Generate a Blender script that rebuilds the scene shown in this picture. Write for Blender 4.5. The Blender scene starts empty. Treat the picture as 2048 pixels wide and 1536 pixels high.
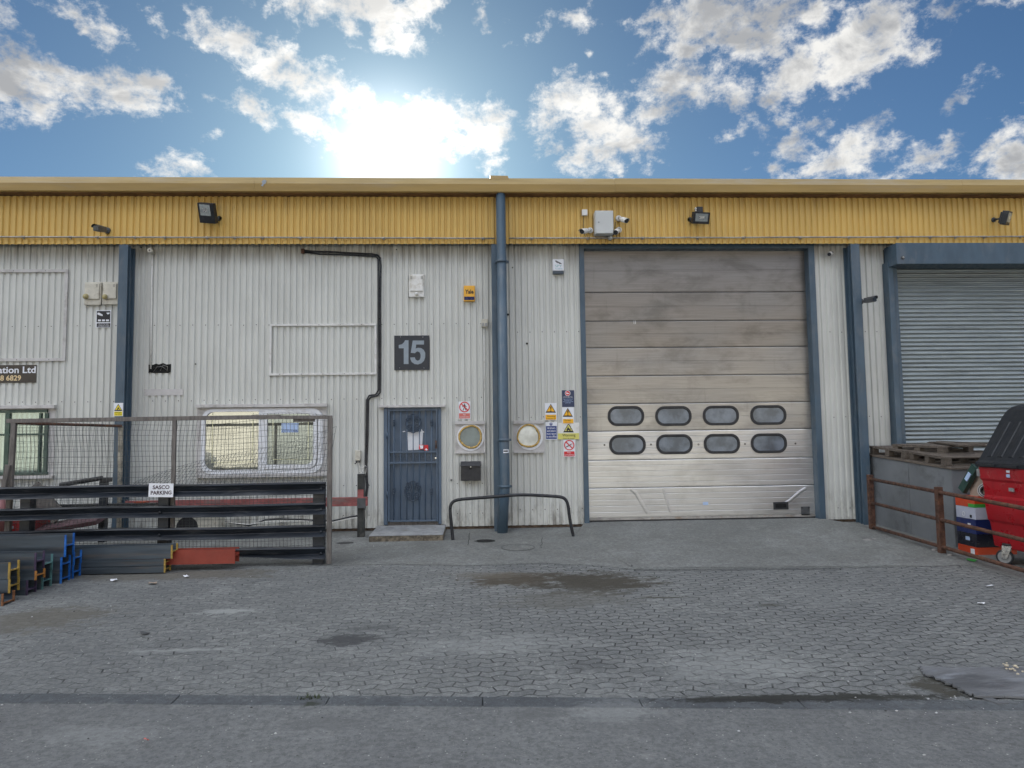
import bpy, bmesh, math, random
from mathutils import Vector, Matrix, Euler, noise as mnoise
random.seed(7)
rad = math.radians
S = bpy.context.scene
COL = S.collection

# ------------------------------------------------------------------ camera model (measured from the building's straight lines)
F = 1420.0
YAW, PITCH, ROLL = rad(2.593), rad(4.139), rad(-0.7425)
CAM = Vector((0.0, -12.5, 1.62))
def _axes():
    w = Vector((math.sin(YAW)*math.cos(PITCH), math.cos(YAW)*math.cos(PITCH), math.sin(PITCH)))
    r = Vector((math.cos(YAW), -math.sin(YAW), 0)); u = r.cross(w)
    c, s = math.cos(ROLL), math.sin(ROLL)
    return r*c + u*s, u*c - r*s, w
AX = _axes()
def ray(px, py):
    return AX[0]*((px-1024)/F) - AX[1]*((py-768)/F) + AX[2]
def P(px, py, Y=0.0):                       # point on the vertical plane y = Y
    d = ray(px, py); return CAM + d*((Y-CAM.y)/d.y)
SL = 0.0428                                  # fall of the yard away from the wall
def G(px, py, h=0.0):                        # point on the yard (h above it)
    d = ray(px, py); return CAM + d*((SL*CAM.y + h - CAM.z)/(d.z - SL*d.y))
def gz(y): return SL*y
def YX(px, py, X):                           # point where the sight line meets the plane x = X
    d = ray(px, py); return CAM + d*(X/d.x)

# ------------------------------------------------------------------ materials
MATS = {}
def _nodes(name):
    m = bpy.data.materials.new(name); m.use_nodes = True
    nt = m.node_tree; nt.nodes.clear()
    o = nt.nodes.new('ShaderNodeOutputMaterial'); b = nt.nodes.new('ShaderNodeBsdfPrincipled')
    nt.links.new(b.outputs[0], o.inputs[0])
    return m, nt, b
class NT:
    def __init__(s, nt): s.nt = nt
    def n(s, t, **k):
        x = s.nt.nodes.new(t)
        for a, v in k.items(): setattr(x, a, v)
        return x
    def put(s, sock, v):
        if hasattr(v, 'is_linked') or hasattr(v, 'links'): s.nt.links.new(v, sock)
        elif isinstance(v, (tuple, list)) and len(v) == 3 and sock.type == 'RGBA': sock.default_value = (*v, 1)
        else: sock.default_value = v
    def math(s, op, a, b=0.0, c=0.0, clamp=False):
        x = s.n('ShaderNodeMath', operation=op); x.use_clamp = clamp
        s.put(x.inputs[0], a); s.put(x.inputs[1], b)
        if op in ('MULTIPLY_ADD', 'SMOOTH_MIN', 'SMOOTH_MAX', 'WRAP'): s.put(x.inputs[2], c)
        return x.outputs[0]
    def ramp(s, v, a, b, lo=0.0, hi=1.0, smooth=True):
        x = s.n('ShaderNodeMapRange'); x.interpolation_type = 'SMOOTHSTEP' if smooth else 'LINEAR'
        s.put(x.inputs[0], v)
        for i, q in enumerate((a, b, lo, hi)): s.put(x.inputs[1+i], q)
        return x.outputs[0]
    def mix(s, f, a, b, mode='MIX'):
        x = s.n('ShaderNodeMix', data_type='RGBA', blend_type=mode)
        s.put(x.inputs[0], f); s.put(x.inputs[6], a); s.put(x.inputs[7], b)
        return x.outputs[2]
    def noise(s, vec, scale, detail=4.0, rough=0.55, dist=0.0, dim='3D'):
        x = s.n('ShaderNodeTexNoise', noise_dimensions=dim)
        if vec is not None: s.put(x.inputs['Vector'], vec)
        x.inputs['Scale'].default_value = scale; x.inputs['Detail'].default_value = detail
        x.inputs['Roughness'].default_value = rough; x.inputs['Distortion'].default_value = dist
        return x.outputs[0]
    def obj(s): return s.n('ShaderNodeTexCoord').outputs['Object']
    def pos(s): return s.n('ShaderNodeNewGeometry').outputs['Position']
    def sep(s, v):
        x = s.n('ShaderNodeSeparateXYZ'); s.put(x.inputs[0], v); return x.outputs
    def comb(s, a, b, c):
        x = s.n('ShaderNodeCombineXYZ')
        for i, q in enumerate((a, b, c)): s.put(x.inputs[i], q)
        return x.outputs[0]
    def scale(s, v, sc):
        x = s.n('ShaderNodeVectorMath', operation='MULTIPLY'); s.put(x.inputs[0], v); s.put(x.inputs[1], sc); return x.outputs[0]
    def bump(s, h, strength, dist=0.01):
        x = s.n('ShaderNodeBump'); s.put(x.inputs['Strength'], strength); x.inputs['Distance'].default_value = dist
        s.put(x.inputs['Height'], h); return x.outputs[0]

def pm(name, col, rough=0.55, metal=0.0, var=0.18, scale=6.0, stretch=(1, 1, 1), dirt=None, dirt_amt=0.0, dscale=3.0, bump=0.0, bscale=40.0, spec=0.5, rvar=0.12):
    """a painted / metal / stone surface with mottling, optional dirt patches and fine relief"""
    if name in MATS: return MATS[name]
    m, nt, b = _nodes(name); k = NT(nt)
    v = k.scale(k.pos(), stretch)
    n1 = k.noise(v, scale, 5, 0.6)
    lo = tuple(c*(1-var) for c in col); hi = tuple(min(1, c*(1+var)) for c in col)
    c = k.mix(k.ramp(n1, 0.3, 0.7), lo, hi)
    if dirt:
        n2 = k.noise(v, dscale, 7, 0.68, 0.3)
        c = k.mix(k.math('MULTIPLY', k.ramp(n2, 0.5, 0.68), dirt_amt), c, dirt)
    k.put(b.inputs['Base Color'], c)
    k.put(b.inputs['Roughness'], k.ramp(k.noise(v, scale*2.3, 4), 0.3, 0.7, max(0.02, rough-rvar), min(1, rough+rvar)))
    b.inputs['Metallic'].default_value = metal
    b.inputs['Specular IOR Level'].default_value = spec
    if bump: k.put(b.inputs['Normal'], k.bump(k.noise(k.pos(), bscale, 5, 0.6), bump, 0.006))
    MATS[name] = m; return m

M = {}
def make_cladding(name, col, streak, amt, top):
    m, nt, b = _nodes(name); k = NT(nt)
    p = k.pos(); x, y, z = k.sep(p)
    n1 = k.noise(k.scale(p, (0.8, 1, 0.5)), 1.6, 5, 0.6)
    c = k.mix(k.ramp(n1, 0.3, 0.7), tuple(q*0.93 for q in col), tuple(q*1.05 for q in col))
    # run-off stains: long thin vertical streaks that start at the drip edge and end at different heights
    st = k.noise(k.comb(k.math('MULTIPLY', x, 26.0), 0.0, k.math('MULTIPLY', z, 0.3)), 1.0, 4, 0.7)
    ln = k.noise(k.comb(k.math('MULTIPLY', x, 5.0), 3.0, 0.0), 1.0, 3, 0.6)
    reach = k.math('SUBTRACT', top, k.ramp(ln, 0.25, 0.75, 0.08, 0.75))
    m1 = k.math('MULTIPLY', k.ramp(st, 0.38, 0.58), k.ramp(z, reach, top))
    c = k.mix(k.math('MULTIPLY', m1, amt), c, streak)
    # splash dirt near the ground, patchy
    sp = k.noise(k.scale(p, (3.0, 3.0, 1.2)), 2.2, 6, 0.7)
    m2 = k.math('MULTIPLY', k.ramp(sp, 0.42, 0.7), k.ramp(z, 0.75, 0.05))
    c = k.mix(k.math('MULTIPLY', m2, 0.75), c, (0.13, 0.115, 0.095))
    fine = k.noise(k.comb(k.math('MULTIPLY', x, 30.0), 0.0, k.math('MULTIPLY', z, 1.2)), 1.0, 5, 0.7)
    c = k.mix(k.ramp(fine, 0.55, 0.85, 0, 0.22), c, tuple(q*0.62 for q in col))
    k.put(b.inputs['Base Color'], c)
    k.put(b.inputs['Roughness'], k.ramp(n1, 0.3, 0.7, 0.45, 0.62))
    MATS[name] = m; return m
M['clad'] = make_cladding('grey_cladding_paint', (0.585, 0.595, 0.56), (0.19, 0.165, 0.135), 0.65, 5.05)
M['yellow'] = make_cladding('yellow_cladding_paint', (0.62, 0.41, 0.115), (0.20, 0.115, 0.045), 0.7, 6.1)
M['tan'] = pm('tan_flashing', (0.33, 0.222, 0.070), 0.5, 0, 0.12, 2.0, (0.3, 1, 3), (0.30, 0.24, 0.15), 0.5, 1.5)
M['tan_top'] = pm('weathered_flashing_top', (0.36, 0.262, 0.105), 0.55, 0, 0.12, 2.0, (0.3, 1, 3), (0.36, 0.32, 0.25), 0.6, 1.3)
M['soffit'] = pm('rusty_soffit', (0.16, 0.085, 0.04), 0.7, 0, 0.4, 9, (0.4, 1, 1))
M['blue'] = pm('slate_blue_paint', (0.060, 0.098, 0.136), 0.42, 0, 0.12, 3.0, (2, 2, 0.7), (0.13, 0.15, 0.17), 0.5, 2.0)
M['doorblue'] = pm('gate_blue_paint', (0.072, 0.110, 0.162), 0.4, 0, 0.10, 5.0, (1, 1, 0.6), (0.12, 0.15, 0.19), 0.4, 3.0)
M['white'] = pm('white_trim', (0.66, 0.66, 0.64), 0.5, 0, 0.08, 6, (1, 1, 1), (0.30, 0.27, 0.22), 0.5, 4)
M['trim'] = pm('grey_trim', (0.52, 0.51, 0.50), 0.5, 0, 0.08, 5, (1, 1, 1), (0.22, 0.20, 0.17), 0.6, 3)
M['upvc'] = pm('white_window_plastic', (0.72, 0.74, 0.77), 0.35, 0, 0.05, 4, (1, 1, 1), (0.4, 0.38, 0.34), 0.35, 5)
M['whiteplastic'] = pm('white_plastic', (0.74, 0.74, 0.71), 0.4, 0, 0.06, 9, (1, 1, 1), (0.42, 0.38, 0.28), 0.5, 7)
M['beige'] = pm('aged_plastic', (0.56, 0.54, 0.46), 0.45, 0, 0.1, 12, (1, 1, 1), (0.24, 0.20, 0.14), 0.6, 9)
M['cabinet'] = pm('grey_cabinet_paint', (0.52, 0.54, 0.53), 0.45, 0, 0.04, 4)
M['black'] = pm('black_paint', (0.014, 0.016, 0.02), 0.38, 0, 0.4, 8, (1, 1, 1), (0.06, 0.06, 0.062), 0.5, 6)
M['blackmatt'] = pm('black_plastic', (0.022, 0.023, 0.026), 0.5, 0, 0.25, 10)
M['rail'] = pm('navy_black_steel', (0.013, 0.018, 0.026), 0.42, 0.0, 0.35, 5, (0.4, 1, 2), (0.10, 0.105, 0.11), 0.55, 4)
M['darkhole'] = pm('dark_void', (0.004, 0.004, 0.004), 0.9)
M['grey'] = pm('mid_grey_metal', (0.30, 0.31, 0.31), 0.45, 0.2, 0.12, 9)
M['darkgrey'] = pm('dark_grey_metal', (0.085, 0.09, 0.095), 0.42, 0.2, 0.2, 9)
M['galv'] = pm('galvanised_conduit', (0.36, 0.35, 0.33), 0.45, 0.3, 0.25, 7, (1, 1, 1), (0.28, 0.2, 0.13), 0.5, 6)
M['chrome'] = pm('bright_metal', (0.62, 0.62, 0.60), 0.3, 0.9, 0.1, 20)
M['rust'] = pm('rusted_steel', (0.085, 0.042, 0.028), 0.75, 0.1, 0.45, 14, (1, 1, 1), (0.17, 0.075, 0.035), 0.7, 9, 0.25, 90)
M['timber'] = pm('weathered_timber', (0.155, 0.142, 0.13), 0.8, 0, 0.35, 5, (6, 6, 0.8), (0.07, 0.055, 0.045), 0.6, 5, 0.2, 60)
M['plank'] = pm('weathered_plank', (0.13, 0.108, 0.088), 0.8, 0, 0.35, 5, (7, 0.8, 7), (0.05, 0.04, 0.032), 0.7, 5, 0.2, 60)
M['wire'] = pm('mesh_wire', (0.09, 0.10, 0.10), 0.55, 0.3, 0.2, 20)
M['boxgrey'] = pm('steel_box_grey', (0.165, 0.178, 0.19), 0.5, 0.0, 0.10, 1.6, (1, 1, 1), (0.075, 0.08, 0.085), 0.7, 1.7)
M['red'] = pm('bin_red', (0.36, 0.004, 0.011), 0.36, 0, 0.08, 3, (1, 1, 1), (0.22, 0.010, 0.014), 0.4, 9)
M['lid'] = pm('bin_lid_black', (0.012, 0.015, 0.020), 0.5, 0, 0.2, 4, (1, 1, 1), (0.04, 0.042, 0.045), 0.6, 5)
M['barred'] = pm('worn_red_paint', (0.27, 0.085, 0.08), 0.6, 0, 0.3, 9, (0.7, 1, 1.5), (0.17, 0.13, 0.12), 0.85, 5)
M['oxide'] = pm('red_oxide_primer', (0.25, 0.042, 0.025), 0.55, 0, 0.12, 4)
M['mill'] = pm('mill_scale_steel', (0.062, 0.080, 0.098), 0.45, 0.35, 0.3, 3, (0.3, 2, 4), (0.14, 0.11, 0.085), 0.45, 2.5)
M['concstep'] = pm('step_concrete', (0.27, 0.28, 0.285), 0.8, 0, 0.2, 7, (1, 1, 1), (0.15, 0.14, 0.12), 0.6, 5, 0.3, 70)
M['stepside'] = pm('rough_step_side', (0.15, 0.128, 0.095), 0.9, 0, 0.5, 18, (1, 1, 1), (0.06, 0.055, 0.045), 0.7, 14, 0.5, 50)
M['plinth'] = pm('dirty_brick_plinth', (0.12, 0.085, 0.06), 0.9, 0, 0.5, 12, (1, 1, 3), (0.05, 0.045, 0.04), 0.7, 8, 0.4, 60)
M['foam'] = pm('yellow_sealant', (0.50, 0.33, 0.10), 0.7, 0, 0.35, 25)
M['cream'] = pm('opposite_cream_wall', (0.74, 0.73, 0.67), 0.7, 0, 0.08, 0.6)
M['roofgrey'] = pm('roof_sheet', (0.30, 0.30, 0.30), 0.6, 0, 0.1, 0.5)
M['green'] = pm('dark_green_frame', (0.045, 0.085, 0.065), 0.4, 0, 0.15, 6, (1, 1, 1), (0.1, 0.12, 0.1), 0.4, 6)
M['card'] = pm('cardboard', (0.30, 0.24, 0.19), 0.8, 0, 0.1, 5)
def flat(name, col, rough=0.5): return pm('col_'+name, col, rough, 0, 0.05, 8)
M['swhite'] = flat('sign_white', (0.76, 0.78, 0.82)); M['sblack'] = flat('sign_black', (0.015, 0.015, 0.018))
M['syellow'] = flat('sign_yellow', (0.85, 0.70, 0.03)); M['samber'] = flat('sign_amber', (0.88, 0.46, 0.015))
M['spale'] = flat('sign_pale_yellow', (0.66, 0.62, 0.16)); M['sred'] = flat('sign_red', (0.62, 0.025, 0.03))
M['sblue'] = flat('sign_blue', (0.018, 0.045, 0.20)); M['snavy'] = flat('sign_navy', (0.035, 0.05, 0.105))
M['sdark'] = flat('sign_slate', (0.022, 0.028, 0.036), 0.45); M['snum'] = flat('sign_number_grey', (0.26, 0.31, 0.35))
M['sbrown'] = flat('sign_brown', (0.05, 0.04, 0.03)); M['paleb'] = flat('pale_blue_paper', (0.42, 0.55, 0.78))
M['sredface'] = flat('faded_red', (0.62, 0.16, 0.13)); M['steal'] = flat('teal_print', (0.25, 0.48, 0.50))
M['orange'] = flat('orange_print', (0.52, 0.055, 0.012), 0.45); M['navybox'] = flat('navy_card', (0.012, 0.025, 0.12), 0.4)
M['whitebox'] = flat('pale_card', (0.50, 0.53, 0.64), 0.5); M['blackbox'] = flat('black_card', (0.01, 0.012, 0.022), 0.35)
M['greenc'] = flat('green_print', (0.05, 0.34, 0.05)); M['dkgreen'] = flat('dark_green_card', (0.015, 0.05, 0.04))

def make_glass(name, tint, reflect, rough=0.03, inner=(0.02, 0.025, 0.025), streak=False):
    m, nt, b = _nodes(name); k = NT(nt)
    b.inputs['Roughness'].default_value = 0.6
    v = k.pos()
    c = k.mix(k.ramp(k.noise(v, 3.0, 4), 0.35, 0.65), tuple(q*0.6 for q in inner), tuple(q*1.5 for q in inner))
    if streak:
        x, y, z = k.sep(v)
        w = k.math('SINE', k.math('MULTIPLY', x, 75.0))
        c = k.mix(k.ramp(w, -0.4, 0.8, 0, 0.8), c, tuple(q*3.2 for q in inner))
    k.put(b.inputs['Base Color'], c)
    g = k.n('ShaderNodeBsdfGlossy'); g.inputs['Color'].default_value = (*tint, 1); g.inputs['Roughness'].default_value = rough
    k.put(g.inputs['Normal'], k.bump(k.noise(v, 1.2, 2), 0.05, 0.02))
    mx = k.n('ShaderNodeMixShader'); mx.inputs[0].default_value = reflect
    nt.links.new(b.outputs[0], mx.inputs[1]); nt.links.new(g.outputs[0], mx.inputs[2])
    out = [n for n in nt.nodes if n.type == 'OUTPUT_MATERIAL'][0]
    nt.links.new(mx.outputs[0], out.inputs[0])
    MATS[name] = m; return m
M['pane'] = make_glass('office_glass', (0.98, 1.0, 0.92), 0.24, 0.02, (0.12, 0.12, 0.09))
M['greenpane'] = make_glass('blind_glass', (0.85, 1.0, 0.92), 0.16, 0.03, (0.06, 0.085, 0.075), True)
M['port'] = make_glass('porthole_glass', (0.9, 0.97, 0.97), 0.07, 0.10, (0.085, 0.105, 0.105))
M['portwhite'] = make_glass('papered_porthole_glass', (0.95, 1.0, 1.0), 0.16, 0.2, (0.42, 0.44, 0.43))
M['doorpane'] = make_glass('frosted_door_glass', (0.85, 0.93, 1.0), 0.05, 0.2, (0.10, 0.118, 0.145))
M['lamp'] = make_glass('lamp_glass', (0.95, 1.0, 1.0), 0.35, 0.12, (0.30, 0.33, 0.31))
M['lens'] = make_glass('lens_glass', (0.9, 0.95, 1.0), 0.06, 0.05, (0.006, 0.006, 0.008))

# brushed door metal with grime, toned by panel, darker towards the top
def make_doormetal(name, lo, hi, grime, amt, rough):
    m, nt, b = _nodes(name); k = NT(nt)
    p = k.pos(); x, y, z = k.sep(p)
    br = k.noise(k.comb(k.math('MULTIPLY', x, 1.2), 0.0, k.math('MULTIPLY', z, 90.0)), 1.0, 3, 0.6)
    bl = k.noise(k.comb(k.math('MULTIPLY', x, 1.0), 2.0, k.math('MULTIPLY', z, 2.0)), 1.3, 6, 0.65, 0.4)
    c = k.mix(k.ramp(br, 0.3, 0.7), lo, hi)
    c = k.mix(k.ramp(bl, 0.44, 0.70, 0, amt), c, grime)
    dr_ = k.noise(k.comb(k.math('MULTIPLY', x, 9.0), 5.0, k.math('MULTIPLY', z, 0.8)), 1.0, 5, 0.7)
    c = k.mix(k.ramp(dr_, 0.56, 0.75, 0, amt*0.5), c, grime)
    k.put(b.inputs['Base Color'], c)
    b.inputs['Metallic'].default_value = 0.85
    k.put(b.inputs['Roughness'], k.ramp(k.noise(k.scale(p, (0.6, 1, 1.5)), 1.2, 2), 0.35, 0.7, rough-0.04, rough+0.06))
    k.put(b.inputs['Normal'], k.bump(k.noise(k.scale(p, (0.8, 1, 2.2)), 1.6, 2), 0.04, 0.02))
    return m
M['doordark'] = make_doormetal('dark_door_panel', (0.245, 0.237, 0.222), (0.305, 0.297, 0.28), (0.15, 0.142, 0.128), 0.6, 0.36)
M['doormid'] = make_doormetal('mid_door_panel', (0.35, 0.347, 0.337), (0.44, 0.437, 0.427), (0.22, 0.214, 0.20), 0.6, 0.36)
M['doormiddark'] = make_doormetal('mid_dark_door_panel', (0.28, 0.274, 0.263), (0.355, 0.35, 0.338), (0.18, 0.173, 0.16), 0.6, 0.36)
M['doormetal'] = make_doormetal('pale_door_panel', (0.54, 0.545, 0.545), (0.68, 0.685, 0.685), (0.40, 0.395, 0.38), 0.45, 0.36)
M['shutter'] = pm('galvanised_shutter', (0.29, 0.325, 0.33), 0.42, 0.7, 0.12, 2.5, (0.4, 1, 6), (0.16, 0.175, 0.175), 0.6, 3.0)

# ------------------------------------------------------------------ mesh builder
class MB:
    def __init__(s): s.v = []; s.f = []; s.mi = []; s.sm = []; s.mats = []
    def m(s, mat):
        if mat not in s.mats: s.mats.append(mat)
        return s.mats.index(mat)
    def add(s, verts, faces, mat, smooth=False):
        o = len(s.v); i = s.m(mat)
        s.v += [Vector(v) for v in verts]
        for f in faces: s.f.append(tuple(o+q for q in f)); s.mi.append(i); s.sm.append(smooth)
        return s
    def hexa(s, p, mat):                       # 8 corners: bottom ring 0-3, top ring 4-7
        return s.add(p, [(0, 3, 2, 1), (4, 5, 6, 7), (0, 1, 5, 4), (1, 2, 6, 5), (2, 3, 7, 6), (3, 0, 4, 7)], mat)
    def box(s, x0, x1, y0, y1, z0, z1, mat):
        return s.hexa([(x0, y0, z0), (x1, y0, z0), (x1, y1, z0), (x0, y1, z0), (x0, y0, z1), (x1, y0, z1), (x1, y1, z1), (x0, y1, z1)], mat)
    def obox(s, c, size, rot, mat):            # rot: Matrix 3x3 or Euler
        R = rot.to_matrix() if isinstance(rot, Euler) else rot
        c = Vector(c); h = [q/2 for q in size]
        pts = [(-1, -1, -1), (1, -1, -1), (1, 1, -1), (-1, 1, -1), (-1, -1, 1), (1, -1, 1), (1, 1, 1), (-1, 1, 1)]
        return s.hexa([c + R @ Vector((a*h[0], b*h[1], d*h[2])) for a, b, d in pts], mat)
    def prect(s, x0, y0, x1, y1, Y, th, mat):  # upright plate given by its corners, front at Y
        xc, yc = (x0+x1)/2, (y0+y1)/2
        return s.box(P(x0, yc, Y).x, P(x1, yc, Y).x, Y, Y+th, P(xc, y1, Y).z, P(xc, y0, Y).z, mat)
    def prism(s, pts, off, mat, smooth=False): # polygon pts (front) extruded by vector off
        n = len(pts); pts = [Vector(p) for p in pts]; off = Vector(off)
        fs = [tuple(range(n)), tuple(range(2*n-1, n-1, -1))] + [(i, i+n, (i+1) % n+n, (i+1) % n) for i in range(n)]
        return s.add(pts+[p+off for p in pts], fs, mat, smooth)
    def ppoly(s, pp, Y, th, mat): return s.prism([P(a, b, Y) for a, b in pp], (0, th, 0), mat)
    def tube(s, pts, r, mat, n=8, caps=True, close=False):
        pts = [Vector(p) for p in pts]; V = []; Fc = []; N = len(pts)
        rr = r if isinstance(r, (list, tuple)) else [r]*N
        up = None
        for i, p in enumerate(pts):
            a = pts[i-1] if i else (pts[-1] if close else p); b = pts[i+1] if i < N-1 else (pts[0] if close else p)
            t = (b-a).normalized()
            if up is None:
                up = Vector((0, 0, 1)) if abs(t.z) < 0.9 else Vector((0, 1, 0))
            u = (up - t*up.dot(t))
            u = u.normalized() if u.length > 1e-6 else t.orthogonal().normalized()
            w = t.cross(u); up = u
            V += [p + (u*math.cos(2*math.pi*k/n) + w*math.sin(2*math.pi*k/n))*rr[i] for k in range(n)]
        for i in range(N if close else N-1):
            j = (i+1) % N
            Fc += [(i*n+k, i*n+(k+1) % n, j*n+(k+1) % n, j*n+k) for k in range(n)]
        s.add(V, Fc, mat, True)
        if caps and not close:
            s.add(V[:n], [tuple(range(n-1, -1, -1))], mat); s.add(V[-n:], [tuple(range(n))], mat)
        return s
    def cyl(s, a, b, r0, r1, mat, n=20): return s.tube([a, b], [r0, r1], mat, n)
    def ring(s, c, ax, r, R, th, mat, n=32):   # flat annulus with thickness, facing along ax
        ax = Vector(ax).normalized(); u = ax.orthogonal().normalized(); w = ax.cross(u); c = Vector(c); V = []
        for k in range(n):
            d = u*math.cos(2*math.pi*k/n) + w*math.sin(2*math.pi*k/n)
            V += [c+d*r, c+d*R, c+d*R-ax*th, c+d*r-ax*th]
        Fc = []
        for k in range(n):
            a, b = 4*k, 4*((k+1) % n)
            Fc += [(a, a+1, b+1, b), (a+1, a+2, b+2, b+1), (a+2, a+3, b+3, b+2), (a+3, a, b, b+3)]
        return s.add(V, Fc, mat)
    def disc(s, c, ax, R, th, mat, n=32):
        ax = Vector(ax).normalized(); c = Vector(c); return s.tube([c, c-ax*th], R, mat, n)
    def sphere(s, c, r, mat, n=12, sq=(1, 1, 1)):
        c = Vector(c); V = []; Fc = []; h = n//2
        for i in range(h+1):
            t = math.pi*i/h
            for k in range(n):
                a = 2*math.pi*k/n
                V.append(c+Vector((math.sin(t)*math.cos(a)*r*sq[0], math.sin(t)*math.sin(a)*r*sq[1], math.cos(t)*r*sq[2])))
        for i in range(h):
            for k in range(n): Fc.append((i*n+k, (i+1)*n+k, (i+1)*n+(k+1) % n, i*n+(k+1) % n))
        return s.add(V, Fc, mat, True)
    def build(s, name, parent=None, bevel=0.0, seg=2, kind=None):
        me = bpy.data.meshes.new(name)
        off = parent.matrix_world.translation.copy() if parent is not None else Vector((0, 0, 0))
        if parent is not None and parent in LOC: off = LOC[parent]
        me.from_pydata([v-off for v in s.v], [], s.f)
        for m in s.mats: me.materials.append(m)
        me.polygons.foreach_set('material_index', s.mi); me.polygons.foreach_set('use_smooth', s.sm)
        bm = bmesh.new(); bm.from_mesh(me)
        bmesh.ops.remove_doubles(bm, verts=bm.verts, dist=1e-6)
        bmesh.ops.recalc_face_normals(bm, faces=bm.faces)
        bm.to_mesh(me); bm.free()
        o = bpy.data.objects.new(name, me); COL.objects.link(o)
        if parent is not None: o.parent = parent; LOC[o] = off
        else: LOC[o] = Vector((0, 0, 0))
        if bevel:
            b = o.modifiers.new('edge', 'BEVEL'); b.width = bevel; b.segments = seg; b.limit_method = 'ANGLE'; b.angle_limit = rad(40)
        if kind: o['kind'] = kind
        return o
LOC = {}
def tag(o, label, cat, group=None):
    o['label'] = label; o['category'] = cat
    if group: o['group'] = group
    return o
def thing(name, label, cat, loc, group=None):
    o = bpy.data.objects.new(name, None); COL.objects.link(o); o.location = loc; LOC[o] = Vector(loc); o.empty_display_size = 0.1
    return tag(o, label, cat, group)
def text(s, x0, y0, x1, y1, Y, mat, parent, name='lettering', bold=0.0):
    """words as a thin mesh fitted to the pixel box on plane Y"""
    cu = bpy.data.curves.new('t', 'FONT'); cu.body = s; cu.extrude = 0.0; cu.offset = bold; cu.align_x = 'CENTER'; cu.resolution_u = 3
    ob = bpy.data.objects.new('t', cu); COL.objects.link(ob)
    dg = bpy.context.evaluated_depsgraph_get(); me = bpy.data.meshes.new_from_object(ob.evaluated_get(dg))
    bpy.data.objects.remove(ob); bpy.data.curves.remove(cu)
    vs = [v.co.copy() for v in me.vertices]; fs = [tuple(p.vertices) for p in me.polygons]; bpy.data.meshes.remove(me)
    ax, bx = min(v.x for v in vs), max(v.x for v in vs); ay, by = min(v.y for v in vs), max(v.y for v in vs)
    xc, yc = (x0+x1)/2, (y0+y1)/2
    X0, X1, Z0, Z1 = P(x0, yc, Y).x, P(x1, yc, Y).x, P(xc, y1, Y).z, P(xc, y0, Y).z
    b = MB(); q = [(X0+(v.x-ax)/(bx-ax)*(X1-X0), Y, Z0+(v.y-ay)/(by-ay)*(Z1-Z0)) for v in vs]
    b.add(q, fs, mat)
    o = b.build(name, parent)
    so = o.modifiers.new('depth', 'SOLIDIFY'); so.thickness = 0.0012; so.offset = 0
    return o
def meanz(pts, Y): return sum(P(a, b, Y).z for a, b in pts)/len(pts)

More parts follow.
